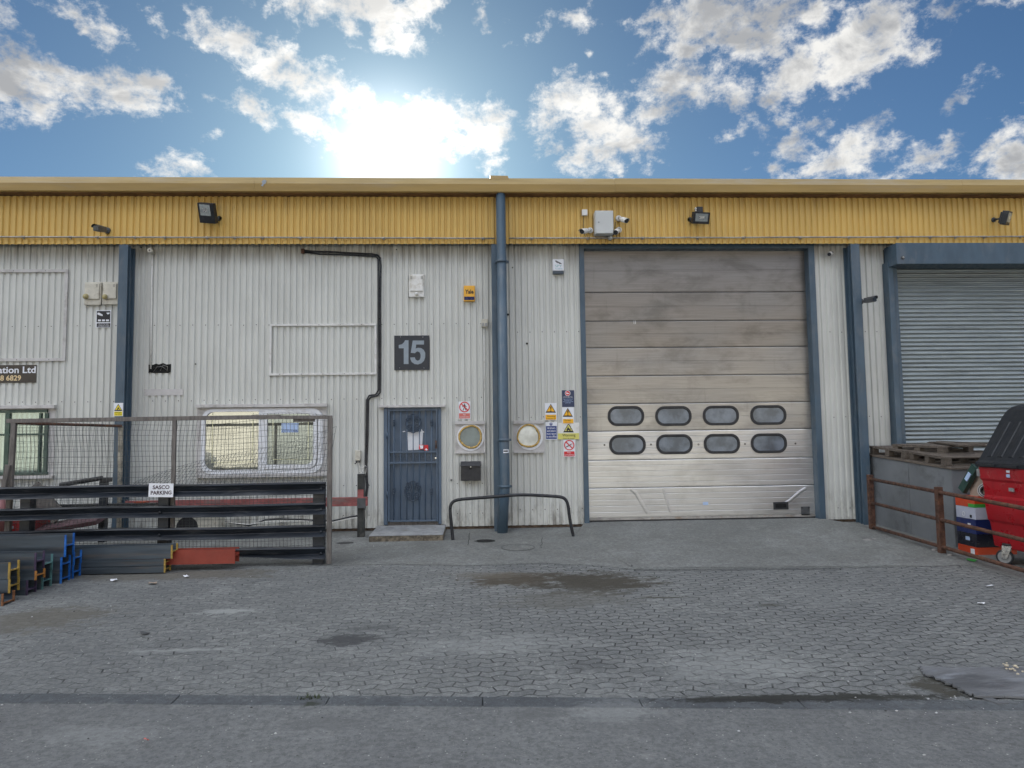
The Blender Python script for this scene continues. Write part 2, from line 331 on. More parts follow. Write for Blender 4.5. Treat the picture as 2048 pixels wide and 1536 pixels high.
# ------------------------------------------------------------------ the ground
def make_ground(name, kindof):
    m, nt, b = _nodes(name); k = NT(nt)
    p = k.pos(); x, y, z = k.sep(p)
    big = k.noise(p, 0.35, 5, 0.6); mid = k.noise(p, 2.2, 6, 0.65, 0.3); fine = k.noise(p, 55.0, 5, 0.75)
    grit = k.n('ShaderNodeTexVoronoi', feature='F1'); k.put(grit.inputs['Vector'], p); grit.inputs['Scale'].default_value = 75.0
    speck = k.ramp(grit.outputs['Distance'], 0.10, 0.2, 1.0, 0.0)
    cellv = k.sep(grit.outputs['Color'])[0]
    if kindof == 'pavers':
        # interlocking blocks: straight courses whose long joints weave, end joints lean one way then the other
        L, H = 0.20, 0.1
        ph = k.math('MULTIPLY', x, 2*math.pi/L)
        wob = k.math('MULTIPLY', k.math('SINE', ph), 0.018)
        jit = k.math('MULTIPLY', k.math('SUBTRACT', k.noise(p, 1.3, 3), 0.5), 0.06)
        yy = k.math('ADD', k.math('ADD', y, wob), jit)
        tri = k.math('PINGPONG', yy, H)
        xx = k.math('ADD', x, k.math('MULTIPLY', tri, 0.28))
        xx = k.math('ADD', xx, k.math('MULTIPLY', k.math('SUBTRACT', k.noise(p, 0.8, 2), 0.5), 0.10))
        br = k.n('ShaderNodeTexBrick'); br.offset = 0.5; br.squash = 1.0
        k.put(br.inputs['Vector'], k.comb(xx, yy, 0.0))
        br.inputs['Scale'].default_value = 1.0; br.inputs['Mortar Size'].default_value = 0.007; br.inputs['Mortar Smooth'].default_value = 0.35
        br.inputs['Brick Width'].default_value = L; br.inputs['Row Height'].default_value = H; br.inputs['Bias'].default_value = 0.0
        br.inputs['Color1'].default_value = (0.135, 0.138, 0.142, 1); br.inputs['Color2'].default_value = (0.245, 0.247, 0.25, 1)
        br.inputs['Mortar'].default_value = (0.03, 0.03, 0.032, 1)
        # joints are packed with dust in patches
        packed = k.ramp(k.noise(p, 0.55, 5, 0.7), 0.38, 0.60)
        packed = k.math('MULTIPLY', packed, k.ramp(k.noise(k.scale(p, (3, 6, 1)), 2.4, 3), 0.36, 0.56))
        left = k.ramp(x, 2.0, -2.4, 0.0, 0.95)
        packed = k.math('MAXIMUM', packed, k.math('MULTIPLY', left, k.ramp(k.noise(k.scale(p, (2, 4, 1)), 1.6, 4), 0.30, 0.5)))
        jf = k.math('MULTIPLY', br.outputs['Fac'], k.math('SUBTRACT', 1.0, k.math('MULTIPLY', packed, 0.96)))
        base = k.mix(1.0, br.outputs['Color'], (0, 0, 0), 'MIX')
        face = k.mix(k.ramp(mid, 0.3, 0.7), (0.165, 0.17, 0.182), (0.235, 0.238, 0.245))
        c = k.mix(0.5, face, br.outputs['Color'])
        c = k.mix(k.ramp(big, 0.35, 0.68, 0, 0.55), c, (0.135, 0.138, 0.147))
        c = k.mix(jf, face, (0.028, 0.028, 0.03)) if False else k.mix(jf, c, (0.018, 0.018, 0.02))
        height = k.math('ADD', k.math('MULTIPLY', jf, -1.0), k.math('MULTIPLY', fine, 0.25))
    elif kindof == 'concrete':
        c = k.mix(k.ramp(mid, 0.3, 0.72), (0.165, 0.165, 0.165), (0.245, 0.25, 0.255))
        c = k.mix(k.ramp(big, 0.40, 0.65, 0, 0.6), c, (0.13, 0.132, 0.13))
        ln = k.noise(k.scale(p, (1.4, 6, 1)), 2.0, 6, 0.7, 0.6)
        c = k.mix(k.ramp(ln, 0.58, 0.72, 0, 0.6), c, (0.08, 0.08, 0.08))
        height = k.math('ADD', k.math('MULTIPLY', mid, 0.6), k.math('MULTIPLY', fine, 0.3))
    elif kindof == 'kerb':
        c = k.mix(k.ramp(mid, 0.3, 0.7), (0.095, 0.105, 0.118), (0.15, 0.16, 0.172))
        height = k.math('ADD', mid, k.math('MULTIPLY', fine, 0.3))
    else:
        c = k.mix(k.ramp(mid, 0.25, 0.75), (0.165, 0.168, 0.176), (0.215, 0.217, 0.222))
        c = k.mix(k.ramp(big, 0.38, 0.66, 0, 0.7), c, (0.145, 0.145, 0.152))
        ck = k.noise(k.scale(p, (1, 1.8, 1)), 1.1, 7, 0.7, 1.2)
        c = k.mix(k.ramp(k.math('ABSOLUTE', k.math('SUBTRACT', ck, 0.5)), 0.0, 0.012, 0.22, 0.0), c, (0.07, 0.07, 0.07))
        height = k.math('ADD', k.math('MULTIPLY', mid, 0.4), fine)
    f2 = k.noise(p, 22.0, 6, 0.8); f3 = k.noise(p, 6.5, 6, 0.75, 0.5)
    c = k.mix(k.ramp(f2, 0.38, 0.60, 0.50, 0.0), c, (0.06, 0.06, 0.062)); c = k.mix(k.ramp(f3, 0.52, 0.72, 0.0, 0.38), c, (0.29, 0.29, 0.285)); c = k.mix(k.ramp(f3, 0.46, 0.30, 0.0, 0.40), c, (0.085, 0.085, 0.085))
    # grit: light and dark grains of the aggregate
    c = k.mix(k.math('MULTIPLY', speck, k.ramp(cellv, 0.66, 0.92, 0, 0.95)), c, (0.44, 0.43, 0.41))
    c = k.mix(k.math('MULTIPLY', speck, k.ramp(cellv, 0.36, 0.12, 0, 0.85)), c, (0.06, 0.06, 0.065))
    c = k.mix(k.ramp(fine, 0.3, 0.7, 0.18, 0.0), c, (0.05, 0.05, 0.055))
    g2 = k.n('ShaderNodeTexVoronoi', feature='F1'); k.put(g2.inputs['Vector'], p); g2.inputs['Scale'].default_value = 34.0
    cv2 = k.sep(g2.outputs['Color'])[1]
    c = k.mix(k.math('MULTIPLY', k.ramp(g2.outputs['Distance'], 0.14, 0.24, 1.0, 0.0), k.ramp(cv2, 0.86, 0.97, 0, 0.8)), c, (0.45, 0.445, 0.43)); c = k.mix(k.math('MULTIPLY', k.ramp(g2.outputs['Distance'], 0.16, 0.3, 1.0, 0.0), k.ramp(cv2, 0.16, 0.04, 0, 0.8)), c, (0.055, 0.055, 0.055))
    # oil and damp stains (own shapes, fixed places)
    def stain(c, cx, cy, rx, ry, col, amt, sc=2.2, soft=0.55):
        dx = k.math('DIVIDE', k.math('SUBTRACT', x, cx), rx); dy = k.math('DIVIDE', k.math('SUBTRACT', y, cy), ry)
        d = k.math('SQRT', k.math('ADD', k.math('MULTIPLY', dx, dx), k.math('MULTIPLY', dy, dy)))
        d = k.math('ADD', d, k.math('MULTIPLY', k.math('SUBTRACT', k.noise(k.scale(p, (1, 2.2, 1)), sc, 6, 0.7), 0.5), 2.2))
        d = k.math('ADD', d, k.math('MULTIPLY', k.math('SUBTRACT', STN, 0.5), 2.3))
        return k.mix(k.math('MULTIPLY', k.ramp(d, 1.0, 1.0-soft), amt), c, col)
    STN = k.noise(k.scale(p, (1, 1.6, 1)), 9.0, 7, 0.78, 0.4)
    for (px, py, rx, ry, col, amt) in STAINS:
        q = G(px, py); c = stain(c, q.x, q.y, rx, ry, col, amt)
    c = k.mix(1.0, c, (0.84, 0.855, 0.835) if kindof == 'kerb' else ((1.06, 1.085, 1.03) if kindof == 'road' else (1.12, 1.15, 1.08)), 'MULTIPLY')
    k.put(b.inputs['Base Color'], c)
    k.put(b.inputs['Roughness'], k.ramp(mid, 0.3, 0.7, 0.72, 0.92))
    b.inputs['Specular IOR Level'].default_value = 0.35
    k.put(b.inputs['Normal'], k.bump(height, 0.7 if kindof != 'road' else 0.4, 0.010))
    return m
MOSS = (0.055, 0.053, 0.045); OIL = (0.045, 0.045, 0.05); CHALK = (0.33, 0.335, 0.34); DUST = (0.10, 0.09, 0.078)
STAINS = [(1050, 1160, 0.85, 0.42, (0.062, 0.050, 0.038), 0.95), (1185, 1165, 1.0, 0.62, (0.050, 0.044, 0.036), 0.97), (1130, 1200, 0.9, 0.5, (0.10, 0.095, 0.088), 0.55), (960, 1150, 0.6, 0.22, (0.12, 0.105, 0.09), 0.5),
          (695, 1280, 0.34, 0.22, OIL, 0.85), (760, 1255, 0.35, 0.10, OIL, 0.4), (640, 1330, 0.35, 0.2, (0.11, 0.11, 0.115), 0.45),
          (450, 1222, 0.38, 0.12, CHALK, 0.55), (370, 1300, 0.5, 0.05, CHALK, 0.4), (1540, 1210, 0.18, 0.05, MOSS, 0.7), (1330, 1195, 0.5, 0.03, MOSS, 0.8),
          (350, 1150, 1.7, 0.35, DUST, 0.75), (60, 1240, 1.0, 0.55, DUST, 0.75), (1480, 1330, 0.8, 0.5, CHALK, 0.28), (1000, 1290, 1.2, 0.35, CHALK, 0.22), (1180, 1330, 0.25, 0.2, OIL, 0.3),
          (1460, 1398, 0.75, 0.075, (0.028, 0.028, 0.026), 0.95), (1640, 1396, 0.75, 0.085, (0.028, 0.028, 0.026), 0.95), (1790, 1394, 0.6, 0.10, (0.03, 0.03, 0.027), 0.95), (1870, 1372, 0.22, 0.22, (0.05, 0.046, 0.038), 0.95), (620, 1408, 0.10, 0.05, (0.035, 0.04, 0.025), 0.8),
          (1085, 1428, 0.25, 0.1, (0.11, 0.11, 0.115), 0.6), (650, 1450, 0.3, 0.14, (0.12, 0.12, 0.125), 0.5), (1260, 1450, 0.4, 0.2, (0.12, 0.12, 0.125), 0.5), (1230, 1425, 0.35, 0.25, CHALK, 0.3), (200, 1480, 0.5, 0.2, CHALK, 0.18)]
M['pavers'] = make_ground('block_paving', 'pavers')
M['concrete'] = make_ground('yard_concrete', 'concrete')
M['road'] = make_ground('worn_road', 'road')
M['kerb'] = make_ground('flush_kerb', 'kerb')

ka, kb = G(0, 1388), G(1900, 1401)
KS = (kb.y-ka.y)/(kb.x-ka.x); K0 = ka.y-KS*ka.x
def kerb_y(x): return K0+KS*x
KW = 0.17
def zk(x): return SL*(kerb_y(x)-KW)
XE = 34
b = MB(); b.add([(-XE, 0.4, gz(0.4)), (XE, 0.4, gz(0.4)), (XE, kerb_y(XE)-0.02, gz(kerb_y(XE)-0.02)), (-XE, kerb_y(-XE)-0.02, gz(kerb_y(-XE)-0.02))], [(0, 3, 2, 1)], M['pavers'])
b.build('yard_paving', kind='structure')
b = MB()
n = 60
for i in range(n):                     # the kerb: separate concrete lengths laid flush, with thin gaps
    x0 = -XE+i*2*XE/n; x1 = x0+2*XE/n-0.005
    dz = random.uniform(0.003, 0.009)
    pts = [(x0, kerb_y(x0)), (x1, kerb_y(x1)), (x1, kerb_y(x1)-KW), (x0, kerb_y(x0)-KW)]
    b.hexa([(a, c, gz(c)-0.12) for a, c in pts]+[(a, c, gz(c)+dz) for a, c in pts], M['kerb'])
b.build('kerb_strip', bevel=0.006, kind='structure')
b = MB(); E2 = 160
b.add([(-E2, kerb_y(-E2)-KW+0.03, zk(-E2)+0.001), (E2, kerb_y(E2)-KW+0.03, zk(E2)+0.001), (E2, -260, zk(E2)), (-E2, -260, zk(-E2))], [(0, 3, 2, 1)], M['road'])
b.build('road', kind='structure')
b = MB(); b.add([(-400, -400, -1.6), (400, -400, -1.6), (400, 400, -1.6), (-400, 400, -1.6)], [(0, 1, 2, 3)], M['road']); b.build('ground', kind='structure')
# concrete strip along the wall with an irregular outer edge
edge = [(-60, 1150), (240, 1130), (420, 1128), (620, 1132), (780, 1128), (930, 1131), (1090, 1126), (1190, 1131), (1275, 1139), (1480, 1137), (1700, 1135), (1830, 1133), (1935, 1130), (2048, 1160)]
front = [G(a, c, 0.004) for a, c in edge]
front = [Vector((-12, -2.7, gz(-2.7)+0.004))]+front+[Vector((12, front[-1].y, gz(front[-1].y)+0.004))]
b = MB()
for p0, p1 in zip(front[:-1], front[1:]):
    b.add([(p0.x, 0.1, gz(0.1)+0.004), (p1.x, 0.1, gz(0.1)+0.004), p1, p0], [(0, 3, 2, 1)], M['concrete'])
b.build('concrete_apron', kind='structure')
# ramp up to the big door
tl, tr = P(1172, 1042, 0.0), P(1636, 1038, 0.0); zt = (tl.z+tr.z)/2-0.012
A = [Vector((tl.x-0.05, -0.06, zt)), Vector((tr.x+0.10, -0.06, zt))]
bl, brr = G(1268, 1136, 0.008), G(1835, 1131, 0.008)
b = MB()
b.add([A[0], A[1], (brr.x, brr.y, brr.z), (bl.x, bl.y, bl.z), (A[0].x-0.22, -0.75, gz(-0.75)+0.006), (A[1].x+0.75, -0.9, gz(-0.9)+0.006), (A[0].x, 0.3, zt), (A[1].x, 0.3, zt), (A[0].x-0.06, -0.06, gz(0)), (A[1].x+0.1, -0.06, gz(0))],
      [(0, 3, 2), (0, 2, 1), (0, 4, 3), (1, 2, 5), (0, 1, 7, 6), (0, 8, 4), (1, 5, 9)], M['concrete'])
b.build('door_ramp', kind='structure')
# a construction joint across the ramp and the ragged edge line
b = MB()
j0, j1 = G(1300, 1088, 0.07), G(1730, 1085, 0.065)
def strip(b, pts, w, mat):
    for p0, p1 in zip(pts[:-1], pts[1:]):
        d = (p1-p0); d.z = 0; nrm = Vector((-d.y, d.x, 0)).normalized()*w/2
        b.add([p0-nrm, p1-nrm, p1+nrm, p0+nrm], [(0, 1, 2, 3)], mat)
M['crack'] = flat('ground_crack', (0.05, 0.05, 0.05), 0.9)
def crackline(pp, w, h=0.008, jitter=0.012):
    pts = []
    for (a, c), (d, e) in zip(pp[:-1], pp[1:]):
        for t in range(6):
            u = t/6; q = G(a+(d-a)*u, c+(e-c)*u, h); q.x += random.uniform(-jitter, jitter); q.y += random.uniform(-jitter, jitter); q.z = gz(q.y)+h; pts.append(q)
    strip(b, pts, w, M['crack'])
crackline([(1205, 1068), (1228, 1085), (1250, 1115), (1268, 1136)], 0.018, 0.012)
crackline([(1268, 1140), (1500, 1139), (1720, 1137)], 0.016)
crackline([(940, 1065), (938, 1085), (935, 1092)], 0.012)
crackline([(1085, 1075), (1082, 1100)], 0.010)
crackline([(1650, 1050), (1700, 1075), (1740, 1096)], 0.02)
b.build('ground_cracks', kind='structure')

# ------------------------------------------------------------------ the terrace of industrial units
bld = thing('industrial_unit_building', 'low terrace of grey corrugated industrial units under a yellow fascia band', 'building', (0, 0, 0))
def corrugate(b, x0, x1, z0, z1, Yc, depth, mat, pitch=0.109, flip=False):
    prof = [(0.0, 0), (0.052, 0), (0.066, 1), (0.094, 1), (0.109, 0)]
    pts = []; x = math.floor(x0/pitch)*pitch
    while x < x1:
        for a, d in prof[:-1]:
            q = x+a*pitch/0.109
            if x0 <= q <= x1: pts.append((q, Yc+d*depth))
        x += pitch
    if not pts: return
    pts = [(x0, pts[0][1])]+pts+[(x1, pts[-1][1])]
    n = len(pts); V = [(a, c, z0) for a, c in pts]+[(a, c, z1) for a, c in pts]
    b.add(V, [(i, i+1, i+1+n, i+n) for i in range(n-1)], mat)
YF0 = -0.24
ZF = meanz([(240, 486.7), (1200, 489.3), (1700, 486)], YF0)        # underside of the yellow band
ZB = 0.055
FL, FR = P(1157.5, 499).x, P(1625.6, 499).x                            # outer edges of the big door frame
SH = P(1767, 560).x                                                    # left edge of the shutter frame
DL, DR = P(770, 900).x, P(881, 900).x
CL0 = P(238, 500, -0.30).x; CL1 = P(256, 500, -0.30).x
CR0 = P(1701.6, 499, -0.30).x; CR1 = P(1719, 499, -0.30).x
CM0, CM1 = P(985, 700, -0.26).x, P(1008, 700, -0.26).x
DX0, DX1, DZ1 = P(769, 930).x, P(881.5, 930).x, P(826, 814).z
b = MB(); DEP = 0.024
for x0, x1 in ((-30, CL0+0.05), (CL0+0.05, DX0), (DX1, CM0+0.02), (CM0+0.02, FL+0.01), (FR-0.01, CR1-0.03), (CR1-0.03, SH+0.02)):
    corrugate(b, x0, x1, ZB, ZF+0.25, 0.0, DEP, M['clad'])
corrugate(b, DX0, DX1, DZ1, ZF+0.25, 0.0, DEP, M['clad'])
corrugate(b, FL+0.01, FR-0.01, P(1400, 492).z, ZF+0.25, 0.0, DEP, M['clad'])
corrugate(b, SH+0.02, 30, P(1900, 500).z, ZF+0.25, 0.0, DEP, M['clad'])
b.build('wall_cladding', bld)
b = MB(); b.box(-30, FL, 0.04, 0.3, -0.6, ZB+0.02, M['plinth']); b.box(FR, SH, 0.04, 0.3, -0.6, ZB+0.02, M['plinth']); b.build('plinth', bld)
ZC = meanz([(300, 391), (1000, 393), (1800, 389)], YF0)
b = MB(); corrugate(b, -30, 30, ZF, ZC+0.3, YF0, 0.026, M['yellow'], 0.109); b.build('fascia', bld)
# eaves flashing: folded cap in long lengths
YC = -0.46
zt0, zt1, zt2 = meanz([(300, 352), (1000, 356), (1700, 357)], YC), meanz([(300, 365), (1000, 370), (1700, 370)], YC), meanz([(300, 381.5), (1000, 386), (1700, 385)], YC)
b = MB(); xs = [-30, -13.5, P(509, 370, YC).x, P(1230, 370, YC).x, P(1925, 370, YC).x, 16, 30]
for i, (x0, x1) in enumerate(zip(xs[:-1], xs[1:])):
    g = 0.0012; dz = random.uniform(-0.006, 0.006)
    prof = [(YC+0.02, zt2+dz), (YC, zt2+0.012+dz), (YC-0.012, zt1+dz), (YC+0.03, zt0+dz), (YC+0.16, zt0+0.02+dz), (YC+0.16, zt2+dz)]
    V = [(x0+g, a, c) for a, c in prof]+[(x1-g, a, c) for a, c in prof]; n = 6
    for j in range(6):
        q = [V[j], V[(j+1) % 6], V[(j+1) % 6+6], V[j+6]]
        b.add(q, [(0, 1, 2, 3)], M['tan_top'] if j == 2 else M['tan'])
    b.add(V[:6], [tuple(range(6))], M['tan']); b.add(V[6:], [tuple(range(5, -1, -1))], M['tan'])
b.build('eaves_flashing', bld)
b = MB(); b.box(-30, 30, YC+0.05, 0.0, zt2-0.012, zt2-0.004, M['soffit']); b.build('soffit', bld)
b = MB(); q0, q1 = P(980, 355, YC), P(1018, 355, YC)
b.hexa([(q0.x, YC+0.02, zt0-0.02), (q1.x, YC+0.02, zt0-0.02), (q1.x+0.12, YC+0.7, zt0-0.02), (q0.x, YC+0.7, zt0-0.02), (q0.x, YC+0.05, zt0+0.055), (q1.x-0.02, YC+0.05, zt0+0.05), (q1.x+0.1, YC+0.7, zt0+0.05), (q0.x, YC+0.7, zt0+0.055)], M['tan'])
b.build('ridge_flashing', bld)
b = MB(); M['chip'] = flat('bare_metal_chip', (0.30, 0.34, 0.38)); sc = [(523, 363), (528, 359), (533, 361), (531, 367), (527, 369), (526, 373), (522, 371), (525, 367)]
b.ppoly(sc, YC-0.014, 0.004, M['chip']); b.build('paint_chip', bld)
b = MB(); b.add([(-30, YC+0.1, zt0), (30, YC+0.1, zt0), (30, 9, zt0+0.6), (-30, 9, zt0+0.6), (-30, 18, zt0), (30, 18, zt0)], [(0, 1, 2, 3), (3, 2, 5, 4)], M['roofgrey']); b.build('roof', bld)
b = MB(); b.box(-30, -29.8, 0.06, 18, -0.6, zt0, M['clad']); b.box(29.8, 30, 0.06, 18, -0.6, zt0, M['clad']); b.box(-29.8, 29.8, 17.8, 18, -0.6, zt0, M['clad']); b.box(-29.8, 29.8, 0.5, 0.6, -0.6, zt0, M['darkhole']); b.build('rear_wall', bld)
# steel columns between the units
def column(x0, x1, d, label=None):
    b = MB(); z0, z1 = -0.3, P(1000, 488.5, -d).z
    t = 0.02
    b.box(x0, x1, -d, -d+t, z0, z1, M['blue']); b.box(x0, x1, -0.05, -0.03, z0, z1, M['blue'])
    xm = (x0+x1)/2; b.box(xm-0.035, xm+0.035, -d+t, -0.05, z0, z1, M['blue'])
    b.box(x0+0.01, xm-0.035, -d*0.62, -d*0.62+0.012, z0, z1, M['blue']); b.box(xm+0.035, x1-0.01, -d*0.62, -d*0.62+0.012, z0, z1, M['blue'])
    return b.build('column', bld, 0.004)
column(CL0, CL1, 0.30); column(CR0, CR1, 0.30); column(CM0, CM1, 0.26)
# cladding screws
SCR = []; M['screw'] = flat('screw_cap', (0.05, 0.045, 0.042))
def screws(xa, xb, ypx_at, step=0.218):
    x = math.ceil(xa/step)*step
    while x < xb:
        z = ypx_at
        SCR.append(Vector((x+0.026, -0.002, z+random.uniform(-0.006, 0.006)))); x += step
for py, xr, rng in ((650, 500, ((-9, CL0), (CL1+0.1, -1.98), (-1.85, CM0))), (800, 500, ((-9, CL0), (CL1+0.1, CM0))), (970, 760, ((-2.4, -1.8), (-0.55, CM0))), (1030, 760, ((-2.4, -1.8), (-0.55, CM0)))):
    z = P(xr, py).z
    for a, c in rng: screws(a, c, z)
for py in (664, 834, 1018):
    z = P(1110, py).z; screws(CM1+0.12, FL, z)
for px, py in ((1680, 664), (1680, 834), (1690, 1016)):
    z = P(px, py).z; screws(FR+0.02, CR0-0.05, z); 
    if py < 900: screws(CR1+0.05, SH-0.05, z)
SCR.sort(key=lambda q: (q-CAM).length); first = None
for q in SCR[:100]:
    if first is None:
        b = MB(); b.sphere((0, 0, 0), 0.0095, M['screw'], 6, (1, 0.6, 1)); first = b.build('fixing_screw', bld); first.location = q
    else:
        c_ = first.copy(); COL.objects.link(c_); c_.parent = bld; c_.location = q
b = MB(); [b.sphere(q, 0.0095, M['screw'], 6, (1, 0.6, 1)) for q in SCR[100:]]
o = b.build('fixing_screws', bld, kind='stuff')
# framed blank panels
def frame_panel(x0, y0, x1, y1, w, mat):
    b = MB(); Y = -0.022; X0, X1, Z0, Z1 = P(x0, (y0+y1)/2, Y).x, P(x1, (y0+y1)/2, Y).x, P((x0+x1)/2, y1, Y).z, P((x0+x1)/2, y0, Y).z
    b.box(X0, X1, Y-0.003, 0.004, Z1-w, Z1, mat); b.box(X0, X1, Y-0.003, 0.004, Z0, Z0+w, mat)
    b.box(X0, X0+w, Y, 0.004, Z0+w, Z1-w, mat); b.box(X1-w, X1, Y, 0.004, Z0+w, Z1-w, mat)
    for i in range(5):
        b.sphere((X0+(i+0.3)/5*(X1-X0), Y-0.004, Z1-w/2), 0.008, M['screw'], 6); b.sphere((X0+(i+0.5)/5*(X1-X0), Y-0.004, Z0+w/2), 0.008, M['screw'], 6)
    return b.build('trim_frame', bld, 0.002)
frame_panel(538.5, 647.5, 753, 750, 0.036, M['white']); frame_panel(-190, 539, 133, 723, 0.05, M['trim'])
# ragged hole in the cladding
b = MB(); b.ppoly([(297, 729), (305, 730), (312, 727), (318, 729), (326, 726), (333, 729), (342, 728), (341, 744), (337, 746), (303, 746), (301, 744), (297, 746)], -0.006, 0.004, M['darkhole']); b.build('wall_opening', bld)
b = MB()
for k in range(4): b.tube([P(300+k*7, 744-k, -0.012), P(308+k*6, 736-k*2, -0.02), P(320+k*5, 733, -0.02), P(334, 740+k, -0.012)], 0.004, M['galv'] if k % 2 else M['black'], 5)
tag(b.build('loose_cables'), 'loose cables curled inside the ragged black hole in the grey cladding', 'cables')
for hx, hy, r in ((391, 728, 0.012), (793, 499, 0.011), (1025, 535, 0.012), (1054, 687, 0.018), (282, 495, 0.012), (1016, 629, 0.02)):
    b = MB(); b.disc(P(hx, hy, -0.006), (0, -1, 0), r, 0.01, M['darkhole'], 10); b.build('fixing_hole', bld)
# patches of old filler and the pipe stub near the left column
b = MB(); b.prect(288, 778, 366, 791, -0.004, 0.003, M['trim']); b.build('repair_patch', bld)

# ---- sectional door of unit 15
YD = 0.12
dl, dr = P(1168, 505, -0.05).x, P(1617, 520, -0.05).x
ztop = P(1390, 503, YD).z; zbot = zt+0.015
b = MB(); 
b.box(FL, dl, -0.055, 0.28, zt-0.2, ZF+0.1, M['blue']); b.box(dr, FR, -0.055, 0.28, zt-0.25, ZF+0.1, M['blue'])
b.box(dl, dr, -0.053, 0.28, P(1390, 497, -0.05).z, ZF+0.1, M['blue'])
b.build('door_frame', bld, 0.004)
sd = bpy.data.objects.new('sectional_door', None); COL.objects.link(sd); sd.parent = bld; sd.location = (0, 0, 0); LOC[sd] = Vector((0, 0, 0))
b = MB(); 
edges = [503, 584.5, 641.5, 694.5, 750.5, 806, 860.5, 918, 973.5, 1033]
zs = [P(1390, e, YD).z for e in edges]; zs[0] += 0.05
for i, (za, zb2) in enumerate(zip(zs[:-1], zs[1:])):
    H = za-zb2
    nr = 5 if i >= 6 else 2
    prof = [(YD+0.03, za), (YD+0.004, za-0.006), (YD, za-0.014)]
    for r_ in range(1, nr):
        zc = za-H*r_/nr
        if i >= 6: prof += [(YD, zc+0.010), (YD+0.005, zc+0.006), (YD+0.005, zc-0.002), (YD, zc-0.008)]
        else: prof += [(YD, zc+0.014), (YD+0.0035, zc+0.010), (YD+0.0035, zc-0.014), (YD, zc-0.018)]
    prof += [(YD, zb2+0.020), (YD+0.006, zb2+0.016), (YD+0.006, zb2+0.008), (YD+0.03, zb2+0.002)]
    nn = 12 if i == 8 else 1; xs2 = [dl-0.03+(dr-dl+0.06)*j/nn for j in range(nn+1)]
    for xa, xb in zip(xs2[:-1], xs2[1:]):
        n = len(prof)
        b.add([(xa, a, c) for a, c in prof]+[(xb, a, c) for a, c in prof], [(j, j+1, n+j+1, n+j) for j in range(n-1)], M['doordark'] if i < 3 else M['doormiddark'] if i < 5 else M['doormid'] if i < 6 else M['doormetal'])
b.build('door_panels', sd)
# dents in the bottom panel: creases standing proud of the sheet
b = MB()
def crease(pp, w, d):
    pts = [P(a, c, YD) for a, c in pp]
    for i in range(len(pts)-1):
        p0, p1 = pts[i], pts[i+1]; dv = (p1-p0).normalized(); nv = Vector((dv.z, 0, -dv.x))*w
        o = Vector((0, -0.0035, 0)); r_ = Vector((0, -d, 0))
        b.add([p0-nv+o*0.2, p0+r_, p0+nv+o*0.2, p1-nv+o*0.2, p1+r_, p1+nv+o*0.2], [(0, 3, 4, 1), (1, 4, 5, 2)], M['doormetal'], True)
crease([(1262, 978), (1272, 986), (1280, 1000), (1287, 1012), (1296, 1027)], 0.035, 0.012)
b.build('dent', sd); b = MB()
crease([(1326, 977), (1331, 995), (1336, 1010), (1342, 1026)], 0.022, 0.010)
b.build('dent', sd); b = MB()
crease([(1612, 976), (1602, 982), (1590, 992), (1580, 1001), (1572, 1006)], 0.030, 0.016)
b.build('dent', sd)
b = MB(); b.box(dl, dr, YD-0.012, YD+0.03, zs[-1]-0.035, zs[-1]+0.004, M['galv']); b.box(dl, dr, YD-0.004, YD+0.03, zbot-0.03, zs[-1]-0.036, M['blackmatt'])
b.build('bottom_seal', sd)
def stadium(cx, cy, w, h, Y, n=10):
    pts = []; r_ = h*0.46
    for sx, sy, a0 in ((1, 1, 0), (-1, 1, 90), (-1, -1, 180), (1, -1, 270)):
        for t in range(n+1):
            a = rad(a0+90*t/n); pts.append((cx+sx*(w/2-r_)+r_*math.cos(a), Y, cy+sy*(h/2-r_)+r_*math.sin(a)))
    return pts
for row in ((1252, 832, 1347, 832, 1442, 831, 1537, 830), (1255, 889.5, 1349, 888.5, 1444, 887.5, 1538, 886.5)):
    for i in range(4):
        c0 = P(row[2*i], row[2*i+1], YD-0.01); w_, h_ = 74.5/113.6, 40.5/113.6
        b = MB(); o_ = stadium(c0.x, c0.z, w_, h_, YD-0.018); n_ = len(o_); i_ = stadium(c0.x, c0.z, w_-0.075, h_-0.075, YD-0.018); i2 = stadium(c0.x, c0.z, w_-0.095, h_-0.095, YD-0.004); o2 = [(p[0], YD+0.004, p[2]) for p in o_]
        V = o2+o_+i_+i2
        b.add(V, [(L_*n_+j, L_*n_+(j+1) % n_, (L_+1)*n_+(j+1) % n_, (L_+1)*n_+j) for L_ in range(3) for j in range(n_)], M['blackmatt'])
        b.add(i2, [tuple(range(n_))], M['doorpane'])
        b.build('window', sd)
b = MB(); b.prect(1547.5, 1004, 1577, 1019, YD-0.016, 0.03, M['blackmatt']); b.prect(1551, 1007.5, 1573, 1015.5, YD-0.018, 0.004, M['darkhole']); b.build('handle', sd, 0.004)
b = MB(); b.prect(1602.5, 1013, 1619.5, 1031, YD-0.012, 0.01, M['darkgrey'])
for a, c in ((1604.5, 1015), (1618, 1015), (1604.5, 1029)): b.sphere(P(a, c, YD-0.013), 0.016, M['blackmatt'], 8)
b.build('corner_bracket', sd)
for a, c in ((1209, 890), (1302, 889), (1397, 889), (1490, 888), (1591, 887)):
    b = MB(); b.ring(P(a, c, YD-0.004), (0, -1, 0), 0.006, 0.017, 0.008, M['blackmatt'], 12); b.disc(P(a, c, YD-0.003), (0, -1, 0), 0.007, 0.005, M['chrome'], 8); b.build('panel_bolt', sd)
b = MB(); b.prect(1406, 1004, 1416.5, 1010, YD-0.004, 0.003, M['paleb']); b.build('sticker', sd)
